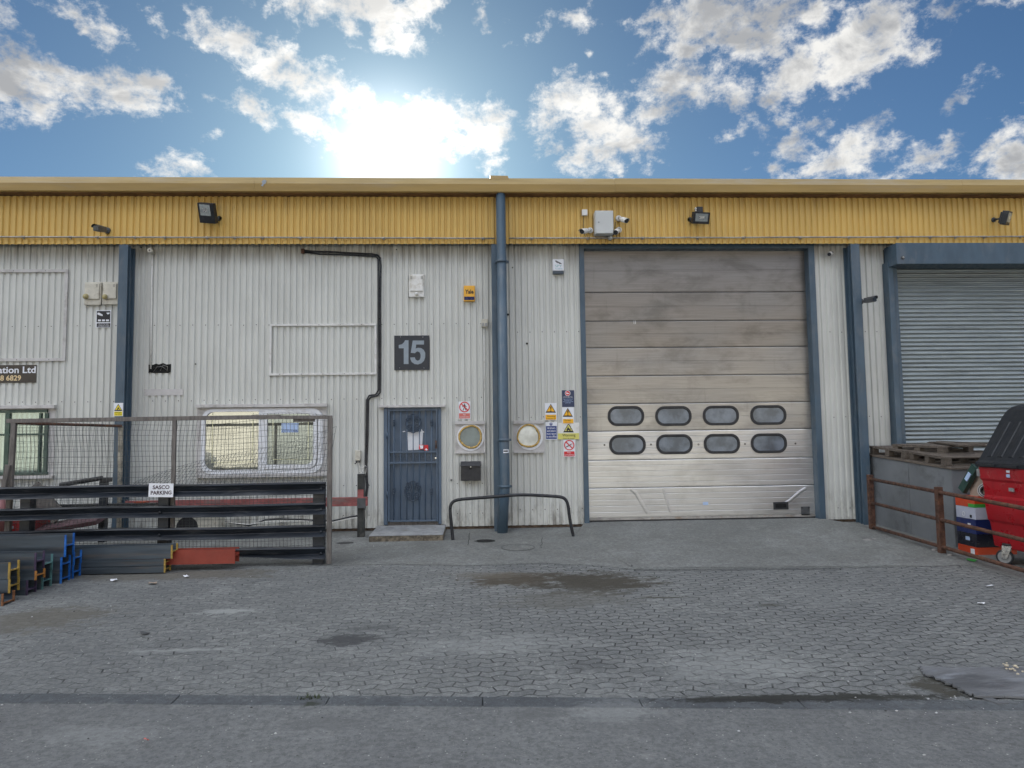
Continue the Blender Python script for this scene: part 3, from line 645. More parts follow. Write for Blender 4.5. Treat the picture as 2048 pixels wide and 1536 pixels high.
b = MB(); M['white_scratch'] = flat('white_scratch', (0.7, 0.7, 0.7)); b.prect(1267.4, 641, 1268.4, 648, YD-0.003, 0.002, M['white_scratch']); b.prect(1270.4, 641, 1271.4, 648, YD-0.003, 0.002, M['white_scratch']); b.build('chalk_mark', sd)

# ---- roller shutter of the next unit
hx0 = P(1793, 505, -0.42).x; hz1, hz0 = P(1920, 485.5, -0.42).z, P(1920, 527.5, -0.42).z
rs = bpy.data.objects.new('roller_shutter', None); COL.objects.link(rs); rs.parent = bld; LOC[rs] = Vector((0, 0, 0))
b = MB(); b.box(hx0, 30, -0.42, -0.03, hz0, hz1, M['blue']); b.build('hood', rs, 0.006)
b = MB(); b.box(SH, P(1778, 560, -0.06).x+0.03, -0.16, 0.12, -0.2, hz0+0.1, M['blue']); b.box(P(1778, 560).x+0.03, P(1786.5, 560).x+0.02, -0.10, 0.1, -0.2, hz0+0.1, M['blue']); b.build('guide_rail', rs, 0.003)
b = MB(); x0 = P(1783, 600).x-0.02; pitch = 0.077; z = -0.1; prof = []
while z < hz0+0.3:
    for t in range(7):
        a = t/7; prof.append((0.035-0.020*math.sin(math.pi*min(1, a/0.82)) if a < 0.82 else 0.040, z+a*pitch))
    z += pitch
n = len(prof); nx = 8; xs2 = [x0+(14-x0)*j/nx for j in range(nx+1)]
V = [(x, y_+0.0, z_) for x in xs2 for y_, z_ in prof]
b.add(V, [(j*n+i, (j+1)*n+i, (j+1)*n+i+1, j*n+i+1) for j in range(nx) for i in range(n-1)], M['shutter'], True); b.build('shutter_curtain', rs)
z = 0.1; i = 0
while z < hz0:
    b = MB(); b.box(x0+0.01, x0+0.085, 0.0, 0.02, z, z+0.028, M['galv']); b.sphere((x0+0.07+0.02*(i % 2), 0.0, z+0.014), 0.012, M['blackmatt'], 6); b.build('end_lock', rs); z += pitch; i += 1
b = MB(); c0 = P(1806, 515, -0.43); b.disc(c0, (0, -1, 0), 0.035, 0.02, M['darkgrey'], 14); b.sphere(c0-Vector((0, 0.012, 0)), 0.017, M['chrome'], 8); b.build('hood_lock', rs)

# ---- security door of unit 15
dz0, dz1 = P(826, 1047).z, P(826, 815).z
sec = bpy.data.objects.new('security_door', None); COL.objects.link(sec); sec.parent = bld; LOC[sec] = Vector((0, 0, 0))
Yd = -0.03
b = MB(); b.prect(767.5, 816, 775, 1050, -0.05, 0.16, M['doorblue']); b.prect(876.5, 815, 882.5, 1048, -0.05, 0.16, M['doorblue']); b.prect(775, 814.5, 876.5, 818, -0.048, 0.16, M['doorblue']); b.build('door_frame', sec, 0.003)
b = MB(); b.prect(774, 816, 878, 1043, 0.0, 0.02, M['doorblue']); b.build('door_leaf', sec)
b = MB(); b.prect(775, 1043.5, 876.5, 1052, -0.012, 0.14, M['timber']); b.build('threshold', sec)
b = MB()
b.prect(776, 818, 779.5, 1043, -0.062, 0.04, M['doorblue']); b.prect(872.5, 818, 875.5, 1043, -0.062, 0.04, M['doorblue'])
for y0, y1 in ((818.6, 821.5), (902.5, 905.5), (923.5, 927), (1040, 1043.5)): b.prect(779.5, y0, 872.5, y1, -0.060, 0.035, M['doorblue'])
b.build('gate_frame', sec, 0.002)
for x in (788, 801.3, 814, 826.5, 839, 851, 863):
    b = MB(); b.tube([P(x, 821, -0.045), P(x-0.4, 1041, -0.045)], 0.0085, M['doorblue'], 8)
    if x in (788, 863):
        for yy in (846, 983):
            for q in (-5, -1.6, 1.6, 5): b.tube([P(x, yy+q-1.1, -0.045), P(x, yy+q+1.1, -0.045)], 0.021, pm('ornament_paint', (0.036, 0.056, 0.085), 0.45, 0, 0.2, 20), 10)
    b.build('bar', sec)
M['ornament'] = pm('ornament_paint', (0.036, 0.056, 0.085), 0.45, 0, 0.2, 20)
def scroll(cx, cy, R, Y):
    b = MB(); c = P(cx, cy, Y); s_ = 1/113.0; r_ = 0.0105
    def spiral(ox, oz, r0, a0, turns, sgn):
        pts = []
        for t in range(19):
            u = t/18; a = a0+sgn*turns*2*math.pi*u; q = r0*(1-0.72*u); pts.append(c+Vector((ox+q*math.cos(a), 0, oz+q*math.sin(a))))
        b.tube(pts, r_, M['ornament'], 6)
    Rm = R*s_
    for sx in (1, -1):
        for sz in (1, -1):
            spiral(sx*Rm*0.55, sz*Rm*0.42, Rm*0.42, math.pi*(0.0 if sx > 0 else 1.0), 1.4, sx*sz)
            spiral(sx*Rm*0.5, sz*Rm*0.95, Rm*0.27, math.pi*(0.25 if sx > 0 else 0.75), 1.2, -sx*sz)
    for sz in (1, -1):
        b.tube([c+Vector((Rm*0.52*math.cos(rad(a)), 0, sz*(Rm*0.75+Rm*0.52*math.sin(rad(a))))) for a in range(-10, 191, 20)], r_, M['ornament'], 6)
    for sx in (1, -1):
        b.tube([c+Vector((sx*(Rm*0.62+Rm*0.4*math.cos(rad(a))), 0, Rm*0.5*math.sin(rad(a)))) for a in range(-80, 81, 20)], r_, M['ornament'], 6)
    return b.build('scroll_ornament', sec)
scroll(826.5, 846.5, 14.5, -0.052); scroll(825.5, 982, 15, -0.052)
for x in (788, 800, 812, 824, 836, 848.5, 861):
    b = MB(); p = [(x, 907), (x+1.6, 910), (x+1, 912), (x+3.2, 911.5), (x+3.6, 915), (x+1.4, 915.5), (x+1, 921), (x-1, 921), (x-1.4, 915.5), (x-3.6, 915), (x-3.2, 911.5), (x-1, 912), (x-1.6, 910)]
    b.ppoly(p, -0.048, 0.012, M['ornament']); b.build('spear_ornament', sec)
b = MB(); b.prect(870, 881, 874, 897, -0.075, 0.012, M['rust']); b.tube([P(872, 884, -0.075), P(872, 884, -0.105), P(872, 895, -0.105)], 0.007, M['darkgrey'], 6); b.build('handle', sec)
b = MB(); b.disc(P(871.5, 916, -0.068), (0, -1, 0), 0.016, 0.02, M['chrome'], 12); b.build('lock', sec)
for y in (871, 989):
    b = MB(); b.tube([P(774.5, y-6, -0.068), P(774.5, y+6, -0.068)], 0.014, M['doorblue'], 8); b.build('hinge', sec)
b = MB(); b.prect(757, 810, 774.5, 815, -0.09, 0.09, M['trim']); b.prect(774.8, 809.4, 890, 814.6, -0.10, 0.10, M['trim']); b.build('door_head_drip', bld, 0.004)
b = MB(); b.prect(757.5, 815.5, 767.3, 1050, -0.006, 0.005, M['clad']); b.prect(882.7, 814.5, 889, 1048, -0.006, 0.005, M['clad']); b.build('door_reveal', bld)

# ---- office window (behind the fence)
ow = bpy.data.objects.new('office_window', None); COL.objects.link(ow); ow.parent = bld; LOC[ow] = Vector((0, 0, 0))
b = MB(); b.prect(393, 815, 653, 950, -0.012, 0.010, M['trim']); b.build('window_surround', ow)
def rrect(x0, y0, x1, y1, r, Y, corners=(1, 1, 1, 1), n=6):
    X0, X1, Z0, Z1 = P(x0, (y0+y1)/2, Y).x, P(x1, (y0+y1)/2, Y).x, P((x0+x1)/2, y1, Y).z, P((x0+x1)/2, y0, Y).z
    pts = []
    for (cx, cz, a0, on) in ((X1, Z1, 0, corners[1]), (X0, Z1, 90, corners[0]), (X0, Z0, 180, corners[3]), (X1, Z0, 270, corners[2])):
        rr = r if on else 0.0015
        ox = cx-rr if cx == X1 else cx+rr; oz = cz-rr if cz == Z1 else cz+rr
        for t in range(n+1):
            a = rad(a0+90*t/n); pts.append(Vector((ox+rr*math.cos(a), Y, oz+rr*math.sin(a))))
    return pts
def frame_from(b, outer, inner, Yf, Yb, mat):
    n = len(outer); o1 = [Vector((p.x, Yf, p.z)) for p in outer]; i1 = [Vector((p.x, Yf, p.z)) for p in inner]; o2 = [Vector((p.x, Yb, p.z)) for p in outer]; i2 = [Vector((p.x, Yb, p.z)) for p in inner]
    b.add(o2+o1+i1+i2, [(L_*n+j, L_*n+(j+1) % n, (L_+1)*n+(j+1) % n, (L_+1)*n+j) for L_ in range(3) for j in range(n)], mat)
b = MB(); frame_from(b, rrect(404, 817, 646, 947, 0.19, 0), rrect(411.5, 823, 637, 939, 0.15, 0), -0.05, -0.012, M['upvc']); b.build('window_frame', ow, 0.003)
b = MB(); b.prect(517, 823, 530, 939, -0.046, 0.034, M['upvc']); b.build('mullion', ow)
b = MB(); frame_from(b, rrect(531, 821, 635, 937, 0.14, 0, (0, 1, 1, 0)), rrect(535.5, 828, 627.5, 929, 0.12, 0, (0, 1, 1, 0)), -0.058, -0.014, M['upvc']); b.build('casement', ow, 0.003)
b = MB(); b.prism(rrect(411.5, 823, 517, 939, 0.15, -0.022, (1, 0, 0, 1)), (0, 0.006, 0), M['pane']); b.build('pane', ow)
b = MB(); b.prism(rrect(535.5, 828, 627.5, 929, 0.12, -0.024, (0, 1, 1, 0)), (0, 0.006, 0), M['pane']); b.build('pane', ow)
M['lead'] = flat('cream_line', (0.70, 0.68, 0.42))
for bx in ((424, 826, 506, 925), (545, 830, 617, 919)):
    b = MB()
    for q in ((bx[0], bx[1], bx[0]+1.3, bx[3]), (bx[2]-1.3, bx[1], bx[2], bx[3]), (bx[0], bx[3]-1.3, bx[2], bx[3])): b.prect(*q, -0.0265, 0.002, M['lead'])
    b.build('decorative_bead', ow)
b = MB(); b.prect(391, 808.5, 508, 815, -0.09, 0.09, M['trim']); b.prect(508.5, 807.5, 653.5, 814, -0.095, 0.095, M['trim']); b.build('head_drip', ow, 0.004)
b = MB(); b.prect(391, 948, 653, 954.5, -0.08, 0.08, M['trim']); b.build('sill', ow, 0.004)
n1 = thing('window_notice', 'pale blue CCTV notice stuck inside the right pane of the office window', 'sign', P(581, 858, -0.03))
b = MB(); b.prect(563, 846, 597, 865, -0.0275, 0.002, M['paleb']); b.build('notice_sheet', n1)
text('CCTV LINK', 564.5, 859.5, 596, 864.3, -0.029, M['sblue'], n1)
# ---- green window at the far left
gw = bpy.data.objects.new('green_window', None); COL.objects.link(gw); gw.parent = bld; LOC[gw] = Vector((0, 0, 0))
b = MB(); b.prect(-160, 818, 108, 955, -0.010, 0.008, M['trim']); b.build('window_surround', gw)
b = MB()
for q in ((-150, 820, 94, 826), (-150, 946, 94, 951), (87, 826, 94, 946), (8, 826, 17, 946), (76, 826, 80, 946), (-72, 826, -64, 946)): b.prect(*q, -0.05, 0.04, M['green'])
b.prect(-150, 868, 87, 872, -0.047, 0.03, M['green']); b.build('window_frame', gw, 0.003)
b = MB(); b.prect(-148, 826, 88, 946, -0.016, 0.006, M['greenpane']); b.build('pane', gw)
b = MB(); b.prect(-160, 811, 108, 818, -0.09, 0.09, M['trim']); b.build('head_drip', gw, 0.004)
b = MB(); b.prect(-160, 953, 104, 959, -0.08, 0.08, M['trim']); b.build('sill', gw, 0.004)

# ---- portholes
def porthole(x0, y0, x1, y1, cx, cy, Ro, glass, offx):
    po = bpy.data.objects.new('porthole_window', None); COL.objects.link(po); po.parent = bld; LOC[po] = Vector((0, 0, 0))
    b = MB(); b.prect(x0, y0+4, x1, y1-3, -0.010, 0.008, M['trim']); b.build('panel', po)
    b = MB(); b.prect(x0, y0, x1, y0+6.5, -0.055, 0.055, M['trim']); b.build('head_drip', po, 0.003)
    b = MB(); b.prect(x0, y1-4.5, x1, y1, -0.045, 0.045, M['trim']); b.build('sill', po, 0.003)
    c = P(cx, cy, -0.03); r_ = Ro/113.0
    b = MB(); b.ring(c, (0, -1, 0), r_*0.83, r_, 0.03, M['upvc'], 40); b.build('window_frame', po, 0.004)
    b = MB(); g = P(cx+offx, cy-1, -0.03)
    pts = []
    for k in range(48):
        a = 2*math.pi*k/48; q = r_*0.80*(1+0.04*math.sin(3*a+cx)+0.04*mnoise.noise(Vector((math.cos(a)*2, math.sin(a)*2, cx)))); pts.append(g+Vector((q*math.cos(a), -0.003+random.uniform(-0.003, 0.003), q*math.sin(a))))
    b.tube(pts, [0.017+0.008*mnoise.noise(Vector((k*0.7, cx, 0))) for k in range(48)], M['foam'], 7, close=True); b.build('sealant', po)
    b = MB(); b.disc(P(cx+offx, cy, -0.020), (0, -1, 0), r_*0.76, 0.006, glass, 40); b.build('pane', po)
    return po
porthole(910, 842, 970, 907, 941, 874.5, 27, M['port'], 0); porthole(1027, 841, 1088.5, 906, 1059, 873, 27, M['portwhite'], -2)

# ---- rainwater pipe
dp = bpy.data.objects.new('drainpipe', None); COL.objects.link(dp); dp.parent = bld; LOC[dp] = Vector((0, 0, 0))
Yp = -0.36
t_, u_, w_ = P(1001, 384, Yp), P(1009.5, 975, Yp), P(1004.5, 1067, Yp-0.03)
zb_ = gz(Yp)-0.02
b = MB(); b.tube([Vector((t_.x, t_.y, zt2+0.1)), u_, Vector((w_.x, Yp-0.02, zb_))], [0.083, 0.088, 0.088], M['blue'], 28); b.build('pipe', dp)
for yy in (523, 880, 973):
    c = P(1001+(yy-384)*0.0143, yy, Yp); b = MB(); b.cyl(c-Vector((0, 0, 0.022)), c+Vector((0, 0, 0.022)), 0.098, 0.098, M['blue'], 28); b.box(c.x-0.125, c.x+0.125, Yp+0.02, Yp+0.06, c.z-0.02, c.z+0.02, M['blue']); b.build('pipe_bracket', dp)
st = thing('pipe_sticker', 'torn white sticker on the blue drainpipe', 'sticker', P(1011, 902, Yp-0.09))
b = MB(); c = P(1010, 902, Yp); pts = []
for a in range(-120, -45, 12): pts.append((c.x+0.0915*math.cos(rad(a)), Yp+0.0915*math.sin(rad(a))))
z0, z1 = P(1010, 906, Yp-0.09).z, P(1010, 899, Yp-0.09).z; n = len(pts)
b.add([(x, y, z0) for x, y in pts]+[(x, y, z1) for x, y in pts], [(i, i+1, i+1+n, i+n) for i in range(n-1)], M['swhite'])
for i in range(1, n-2):
    m0 = Vector((pts[i][0], pts[i][1], z0+0.02)); m1 = Vector((pts[i+1][0], pts[i+1][1], z1-0.015)); e = Vector((0.0, -0.0015, 0))
    b.add([m0+e, Vector((m1.x, m1.y, m0.z))+e, m1+e, Vector((m0.x, m0.y, m1.z))+e], [(0, 1, 2, 3)], M['sblack'])
b.build('label_sheet', st)

# ------------------------------------------------------------------ things on the walls
def conduit(name, pp, Y, r, mat, label, cat, n=8):
    b = MB(); b.tube([P(a, c, Y) for a, c in pp], r, mat, n); return tag(b.build(name), label, cat)
YFx = YF0
# pipe along the yellow band
zc0, zc1, zc2 = P(0, 473.5, YFx-0.03).z, P(1000, 476.5, YFx-0.03).z, P(2048, 473, YFx-0.03).z
t = thing('conduit_pipe', 'thin grey conduit running along the bottom of the yellow band', 'conduit', (0, YFx, zc1))
xa, xm_, xb = P(-400, 474, YFx).x, P(1000, 476, YFx).x, P(2400, 474, YFx).x
def zcon(x): return zc1+(zc0-zc1)*max(0, (xm_-x)/(xm_-P(0, 474, YFx).x))+(zc2-zc1)*max(0, (x-xm_)/(P(2048, 474, YFx).x-xm_))
def pipe_run(x0, x1):
    b = MB(); k = 16; b.tube([(x0+(x1-x0)*i/k, YFx-0.03, zcon(x0+(x1-x0)*i/k)+random.uniform(-0.003, 0.003)) for i in range(k+1)], 0.0135, M['galv'], 8)
    x = x0+0.4
    while x < x1:
        b.cyl((x-0.03, YFx-0.03, zcon(x)), (x+0.03, YFx-0.03, zcon(x)), 0.018, 0.018, M['galv'], 8); b.box(x-0.012, x+0.012, YFx-0.02, YFx+0.002, zcon(x)-0.03, zcon(x)+0.02, M['galv']); x += random.uniform(0.45, 1.1)
    return b.build('pipe', t)
pipe_run(xa, P(990, 476, YFx).x); pipe_run(P(1018, 476, YFx).x, xb)

def sign(name, label, x0, y0, x1, y1, mat, Y=-0.008, th=0.004, cat='sign'):
    o = thing(name, label, cat, P((x0+x1)/2, (y0+y1)/2, Y)); b = MB(); b.prect(x0, y0, x1, y1, Y, th, mat); b.build('sign_board', o, 0.0008); return o
def patch(o, name, x0, y0, x1, y1, Y, mat): b = MB(); b.prect(x0, y0, x1, y1, Y, 0.0012, mat); return b.build(name, o)
def tri(o, cx, y0, y1, hw, Y, outer, inner, cut=0):
    b = MB(); h = y1-y0
    pts = [(cx, y0), (cx+hw, y1), (cx-hw, y1)] if not cut else [(cx-hw*cut/h, y0+cut), (cx+hw*cut/h, y0+cut), (cx+hw, y1), (cx-hw, y1)]
    b.ppoly(pts, Y, 0.0012, outer)
    k = 0.74; c2 = y0+h*0.64
    pin = [(cx, c2-(c2-y0)*k), (cx+hw*k, c2+(y1-c2)*k*0.78), (cx-hw*k, c2+(y1-c2)*k*0.78)]
    b.ppoly(pin, Y-0.0014, 0.0012, inner); return b.build('warning_triangle', o)
def bang(o, cx, y0, y1, Y, mat):
    b = MB(); h = y1-y0; b.ppoly([(cx-1.5, y0), (cx+1.5, y0), (cx+0.7, y0+h*0.66), (cx-0.7, y0+h*0.66)], Y, 0.001, mat); b.disc(P(cx, y1-1.2, Y), (0, -1, 0), 1.25/113, 0.001, mat, 10); return b.build('exclamation_mark', o)
def prohibit(o, cx, cy, R, Y):
    b = MB(); s = 1/113.0; c = P(cx, cy, Y); b.ring(c, (0, -1, 0), (R-2.0)*s, R*s, 0.0012, M['sred'], 36)
    d = (R-1.2)*0.707; w = 0.8; b.ppoly([(cx-d-w, cy-d+w), (cx-d+w, cy-d-w), (cx+d+w, cy+d-w), (cx+d-w, cy+d+w)], Y-0.0013, 0.001, M['sred']); return b.build('prohibition_ring', o)

# number board
o = sign('number_board', 'dark square board with large grey number 15 above the blue door', 788.5, 671, 858.5, 740, M['sdark'], -0.012, 0.008)
b = MB(); b.ppoly([(797.5, 690), (804, 688.5), (808.5, 684), (810, 680.5), (817, 680.5), (817, 728), (807.5, 728), (807.5, 696.5), (797.5, 696.5)], -0.0135, 0.0015, M['snum'])
b.ppoly([(825.5, 681), (848, 681), (848, 689), (832.5, 689), (831.3, 697), (836, 695.5), (842, 696), (847.5, 700), (850.5, 706), (850.5, 714), (848, 721.5), (843, 726.5), (836, 729), (829, 728), (823.5, 724), (821, 719), (820.5, 715), (829.5, 714.5), (831, 719), (835, 721.5), (839, 720), (841, 715.5), (841.2, 710), (839.5, 705), (835.5, 702.8), (832, 704), (830, 706.5), (821.5, 705.5)], -0.0135, 0.0015, M['snum']); b.build('number', o)
for a, c in ((801, 674), (846, 674), (799, 736), (848, 736)): b = MB(); b.sphere(P(a, c, -0.014), 0.008, M['chrome'], 6); b.build('screw', o)
# no pedestrians
o = sign('no_pedestrians_sign', 'white sign with a barred walking figure above the left porthole', 917, 803, 941, 838.5, M['swhite'])
b = MB(); Y = -0.0095
b.disc(P(929, 808.5, Y), (0, -1, 0), 1.3/113, 0.001, M['sblack'], 10)
for pp in ([(927.6, 810), (930.4, 810), (930.2, 815.5), (927.8, 815.5)], [(927.8, 815), (929.2, 815), (926.8, 821), (925.2, 821)], [(929, 815), (930.3, 815), (932.8, 820.5), (931.3, 821)], [(927.8, 810.3), (928.3, 811.6), (925.2, 814.4), (924.4, 813.4)], [(930.2, 810.3), (933.4, 813.2), (932.6, 814.2), (929.6, 811.8)]): b.ppoly(pp, Y, 0.001, M['sblack'])
b.build('walking_figure', o); prohibit(o, 929, 814, 10.5, -0.011)
patch(o, 'text_panel', 918, 826.5, 940, 837, -0.0095, M['sredface']); text('No\npedestrians', 920, 828, 938, 835.8, -0.0110, M['swhite'], o)
# cluster by the big door
o = sign('cctv_notice', 'navy notice with a red camera roundel at the top of the sign cluster', 1124, 780.5, 1148.5, 814, M['snavy'], -0.011)
b = MB(); b.disc(P(1135.3, 786.5, -0.0125), (0, -1, 0), 5.6/113, 0.001, M['swhite'], 24); b.disc(P(1135.3, 786.5, -0.014), (0, -1, 0), 4.7/113, 0.001, M['sred'], 24); b.ppoly([(1132, 784.5), (1138.5, 786.5), (1138, 788), (1133, 788.2)], -0.0155, 0.001, M['swhite']); b.build('camera_roundel', o)
text('CCTV IN OPERATION', 1126.5, 793, 1145, 795.3, -0.0125, M['swhite'], o)
text('Images are being monitored\nand recorded for the\npurpose of crime prevention\nand public safety', 1126, 797, 1146, 807, -0.0125, M['paleb'], o)
o = sign('warning_sign', 'white and amber exclamation sign marked Warning, left column of the cluster', 1090, 806, 1113.5, 840.5, M['swhite'])
tri(o, 1101.5, 807.5, 825.5, 10.5, -0.0095, M['sblack'], M['samber']); bang(o, 1101.7, 813, 823, -0.0124, M['sblack'])
patch(o, 'text_panel', 1091, 829.5, 1112.5, 839.5, -0.0095, M['samber']); text('Warning', 1093.5, 830.6, 1110, 834.8, -0.011, M['sblack'], o); text('Construction site', 1092.5, 836, 1111.5, 838.6, -0.011, M['sblack'], o)
o = sign('danger_sign', 'white and amber exclamation sign marked Danger, above the forklift sign', 1124.5, 814.3, 1148, 846.8, M['swhite'], -0.012)
tri(o, 1135.6, 815.8, 833.7, 10.3, -0.0135, M['sblack'], M['samber']); bang(o, 1135.8, 821, 831, -0.0164, M['sblack'])
patch(o, 'text_panel', 1126, 838, 1147, 846.5, -0.0135, M['samber']); text('Danger', 1129, 838.8, 1143, 842, -0.015, M['sblack'], o); text('No entry', 1130.5, 843, 1142, 845.8, -0.015, M['sredface'], o)
o = sign('site_office_sign', 'blue and white sign telling all drivers and visitors to report', 1091, 844, 1114.5, 879.5, M['swhite'])
b = MB(); b.disc(P(1102, 848.2, -0.0095), (0, -1, 0), 3.1/113, 0.001, M['sblue'], 18); b.ppoly([(1101.2, 846), (1102.8, 846), (1102.6, 849), (1101.4, 849)], -0.011, 0.001, M['swhite']); b.build('mandatory_roundel', o)
patch(o, 'text_panel', 1092, 852, 1113.5, 878, -0.0095, M['sblue']); text('All drivers\nand visitors\nmust report\nto site office', 1093, 854, 1112.5, 875, -0.011, M['swhite'], o, 'lettering', 0.01)
o = sign('forklift_sign', 'wide pale yellow warning sign with a forklift triangle', 1116, 845.5, 1158.5, 878.8, M['whiteplastic'], -0.008)
patch(o, 'text_panel', 1116.3, 866.5, 1158.2, 878.5, -0.0093, M['spale'])
tri(o, 1137, 846, 864.8, 10.8, -0.0093, M['sblack'], M['spale'], 2)
b = MB(); Y = -0.0125
for pp in ([(1133, 860.5), (1140.5, 860.5), (1140.5, 858), (1138.5, 857.2), (1136, 854), (1133.5, 858.5)], [(1135.2, 858), (1136, 858), (1136.6, 852.8), (1135.8, 852.8)], [(1141, 862), (1141.6, 862), (1141.6, 852.5), (1141, 852.5)], [(1141, 861.4), (1144.5, 861.4), (1144.5, 862), (1141, 862)]): b.ppoly(pp, Y, 0.001, M['sblack'])
for q in (1134.5, 1139.6): b.disc(P(q, 861.3, Y-0.001), (0, -1, 0), 1.2/113, 0.001, M['sblack'], 10)
b.build('forklift_symbol', o)
text('Warning', 1124.5, 867.5, 1151, 874.6, -0.0107, M['sblack'], o); text('Fork lift trucks', 1127, 875.6, 1149, 878, -0.0107, M['sblack'], o)
o = sign('no_smoking_sign', 'white and red No smoking sign at the bottom of the cluster', 1127, 879.5, 1150.3, 914, M['swhite'], -0.0115)
b = MB(); b.ppoly([(1131.5, 893.5), (1142, 888), (1142.8, 889.6), (1132.3, 895.1)], -0.0128, 0.001, M['sblack']); b.ppoly([(1142.5, 887.6), (1144.6, 886.5), (1145.4, 888.1), (1143.3, 889.2)], -0.0128, 0.001, M['sredface']); b.build('cigarette_symbol', o)
prohibit(o, 1138.5, 890.3, 10.3, -0.0142)
patch(o, 'text_panel', 1128.2, 902.8, 1149, 912.8, -0.0128, M['sred']); text('No\nsmoking', 1129.5, 903.6, 1147.6, 912, -0.0142, M['swhite'], o)
# left bay signs
o = sign('cctv_sign', 'black CCTV IN OPERATION sign under the twin bulkhead boxes', 191.5, 620.5, 222, 655, M['swhite'], -0.009)
patch(o, 'picture_panel', 193.3, 622, 220.4, 644.5, -0.0105, M['sblack']); patch(o, 'text_panel', 193.3, 646.5, 220.4, 654, -0.0105, M['sblack'])
b = MB()
for pp in ([(194.5, 626), (198, 625), (205, 629), (205.5, 632), (200, 631), (195, 629)], [(212.5, 625.5), (219.5, 625), (219, 627.5), (215.5, 629)], [(196, 639), (201.8, 639), (201.8, 642.5), (196, 642.5)], [(204, 639), (209.8, 639), (209.8, 642.5), (204, 642.5)], [(212, 639), (218, 639), (218, 642.5), (212, 642.5)]): b.ppoly(pp, -0.012, 0.001, M['swhite'])
b.build('camera_picture', o); text('C.C.T.V. IN\nOPERATION', 196, 647.3, 218, 653.3, -0.012, M['swhite'], o)
o = sign('trip_hazard_sign', 'small yellow Danger sign with a black triangle on the left column', 227, 806, 246, 832.5, M['swhite'], -0.306, 0.004)
tri(o, 236.5, 807.5, 821.8, 8.2, -0.3075, M['sblack'], M['syellow']); patch(o, 'text_panel', 228.3, 823, 244.5, 831.5, -0.3075, M['syellow'])
text('Danger', 229.5, 824, 243.5, 827, -0.309, M['sblack'], o); text('Trip hazard', 229.5, 828, 243.5, 830.6, -0.309, M['sblack'], o)
b = MB(); b.ppoly([(233.5, 819.3), (235, 816), (236, 814.2), (237.6, 815.2), (238.5, 817.5), (239.8, 819.3), (238, 819.3), (236.8, 817), (235.6, 819.3)], -0.3105, 0.001, M['sblack']); b.build('hazard_symbol', o)
o = sign('company_board', 'dark brown company board with white and cream lettering at the left edge', -150, 730.5, 72.5, 766, M['sbrown'], -0.012, 0.008)
text('ation Ltd', -4, 733, 71.5, 746.5, -0.0135, M['swhite'], o, 'lettering', 0.02); text('8 6829', 0.5, 750.5, 42, 761.5, -0.0135, flat('cream_letters', (0.75, 0.58, 0.33)), o, 'lettering', 0.02)

# alarm boxes
def alarm(name, label, x0, y0, x1, y1, mat, d=0.075):
    o = thing(name, label, 'alarm box', P((x0+x1)/2, (y0+y1)/2)); b = MB(); b.prect(x0, y0, x1, y1, -d, d-0.002, mat); b.build('casing', o, 0.012, 3); return o
o = alarm('alarm_box', 'yellow alarm box with black lettering and a blue strip', 927.5, 571, 950, 602.5, flat('alarm_yellow', (0.80, 0.42, 0.045)), 0.07)
text('Yale', 930, 579, 947, 587.5, -0.0715, M['sblack'], o, 'lettering', 0.03); b = MB(); b.prect(928.5, 593, 949, 600, -0.074, 0.02, flat('alarm_blue', (0.01, 0.02, 0.09), 0.25)); b.build('strobe_lens', o, 0.003)
o = alarm('alarm_box', 'small white alarm box with teal print and a dark base, left of the big door', 1105.5, 518, 1128, 541.5, M['swhite'], 0.07)
text('SPY', 1110, 529.5, 1124, 534.5, -0.0715, M['steal'], o); text('ALARMS\n0208 000', 1109, 535.5, 1126, 540.5, -0.0715, M['steal'], o) if False else text('ALARMS', 1110, 536, 1125, 538.6, -0.0715, M['steal'], o)
b = MB(); b.ppoly([(1109.5, 521.5), (1112, 520.8), (1122, 526), (1124, 528), (1119, 527.8), (1116, 525.5), (1114.5, 526.5), (1112, 524)], -0.0715, 0.001, M['darkgrey']); b.build('bird_emblem', o)
b = MB(); b.prect(1105.8, 541.8, 1127.6, 547.5, -0.066, 0.06, flat('alarm_base', (0.06, 0.08, 0.10))); b.build('strobe_lens', o, 0.004)
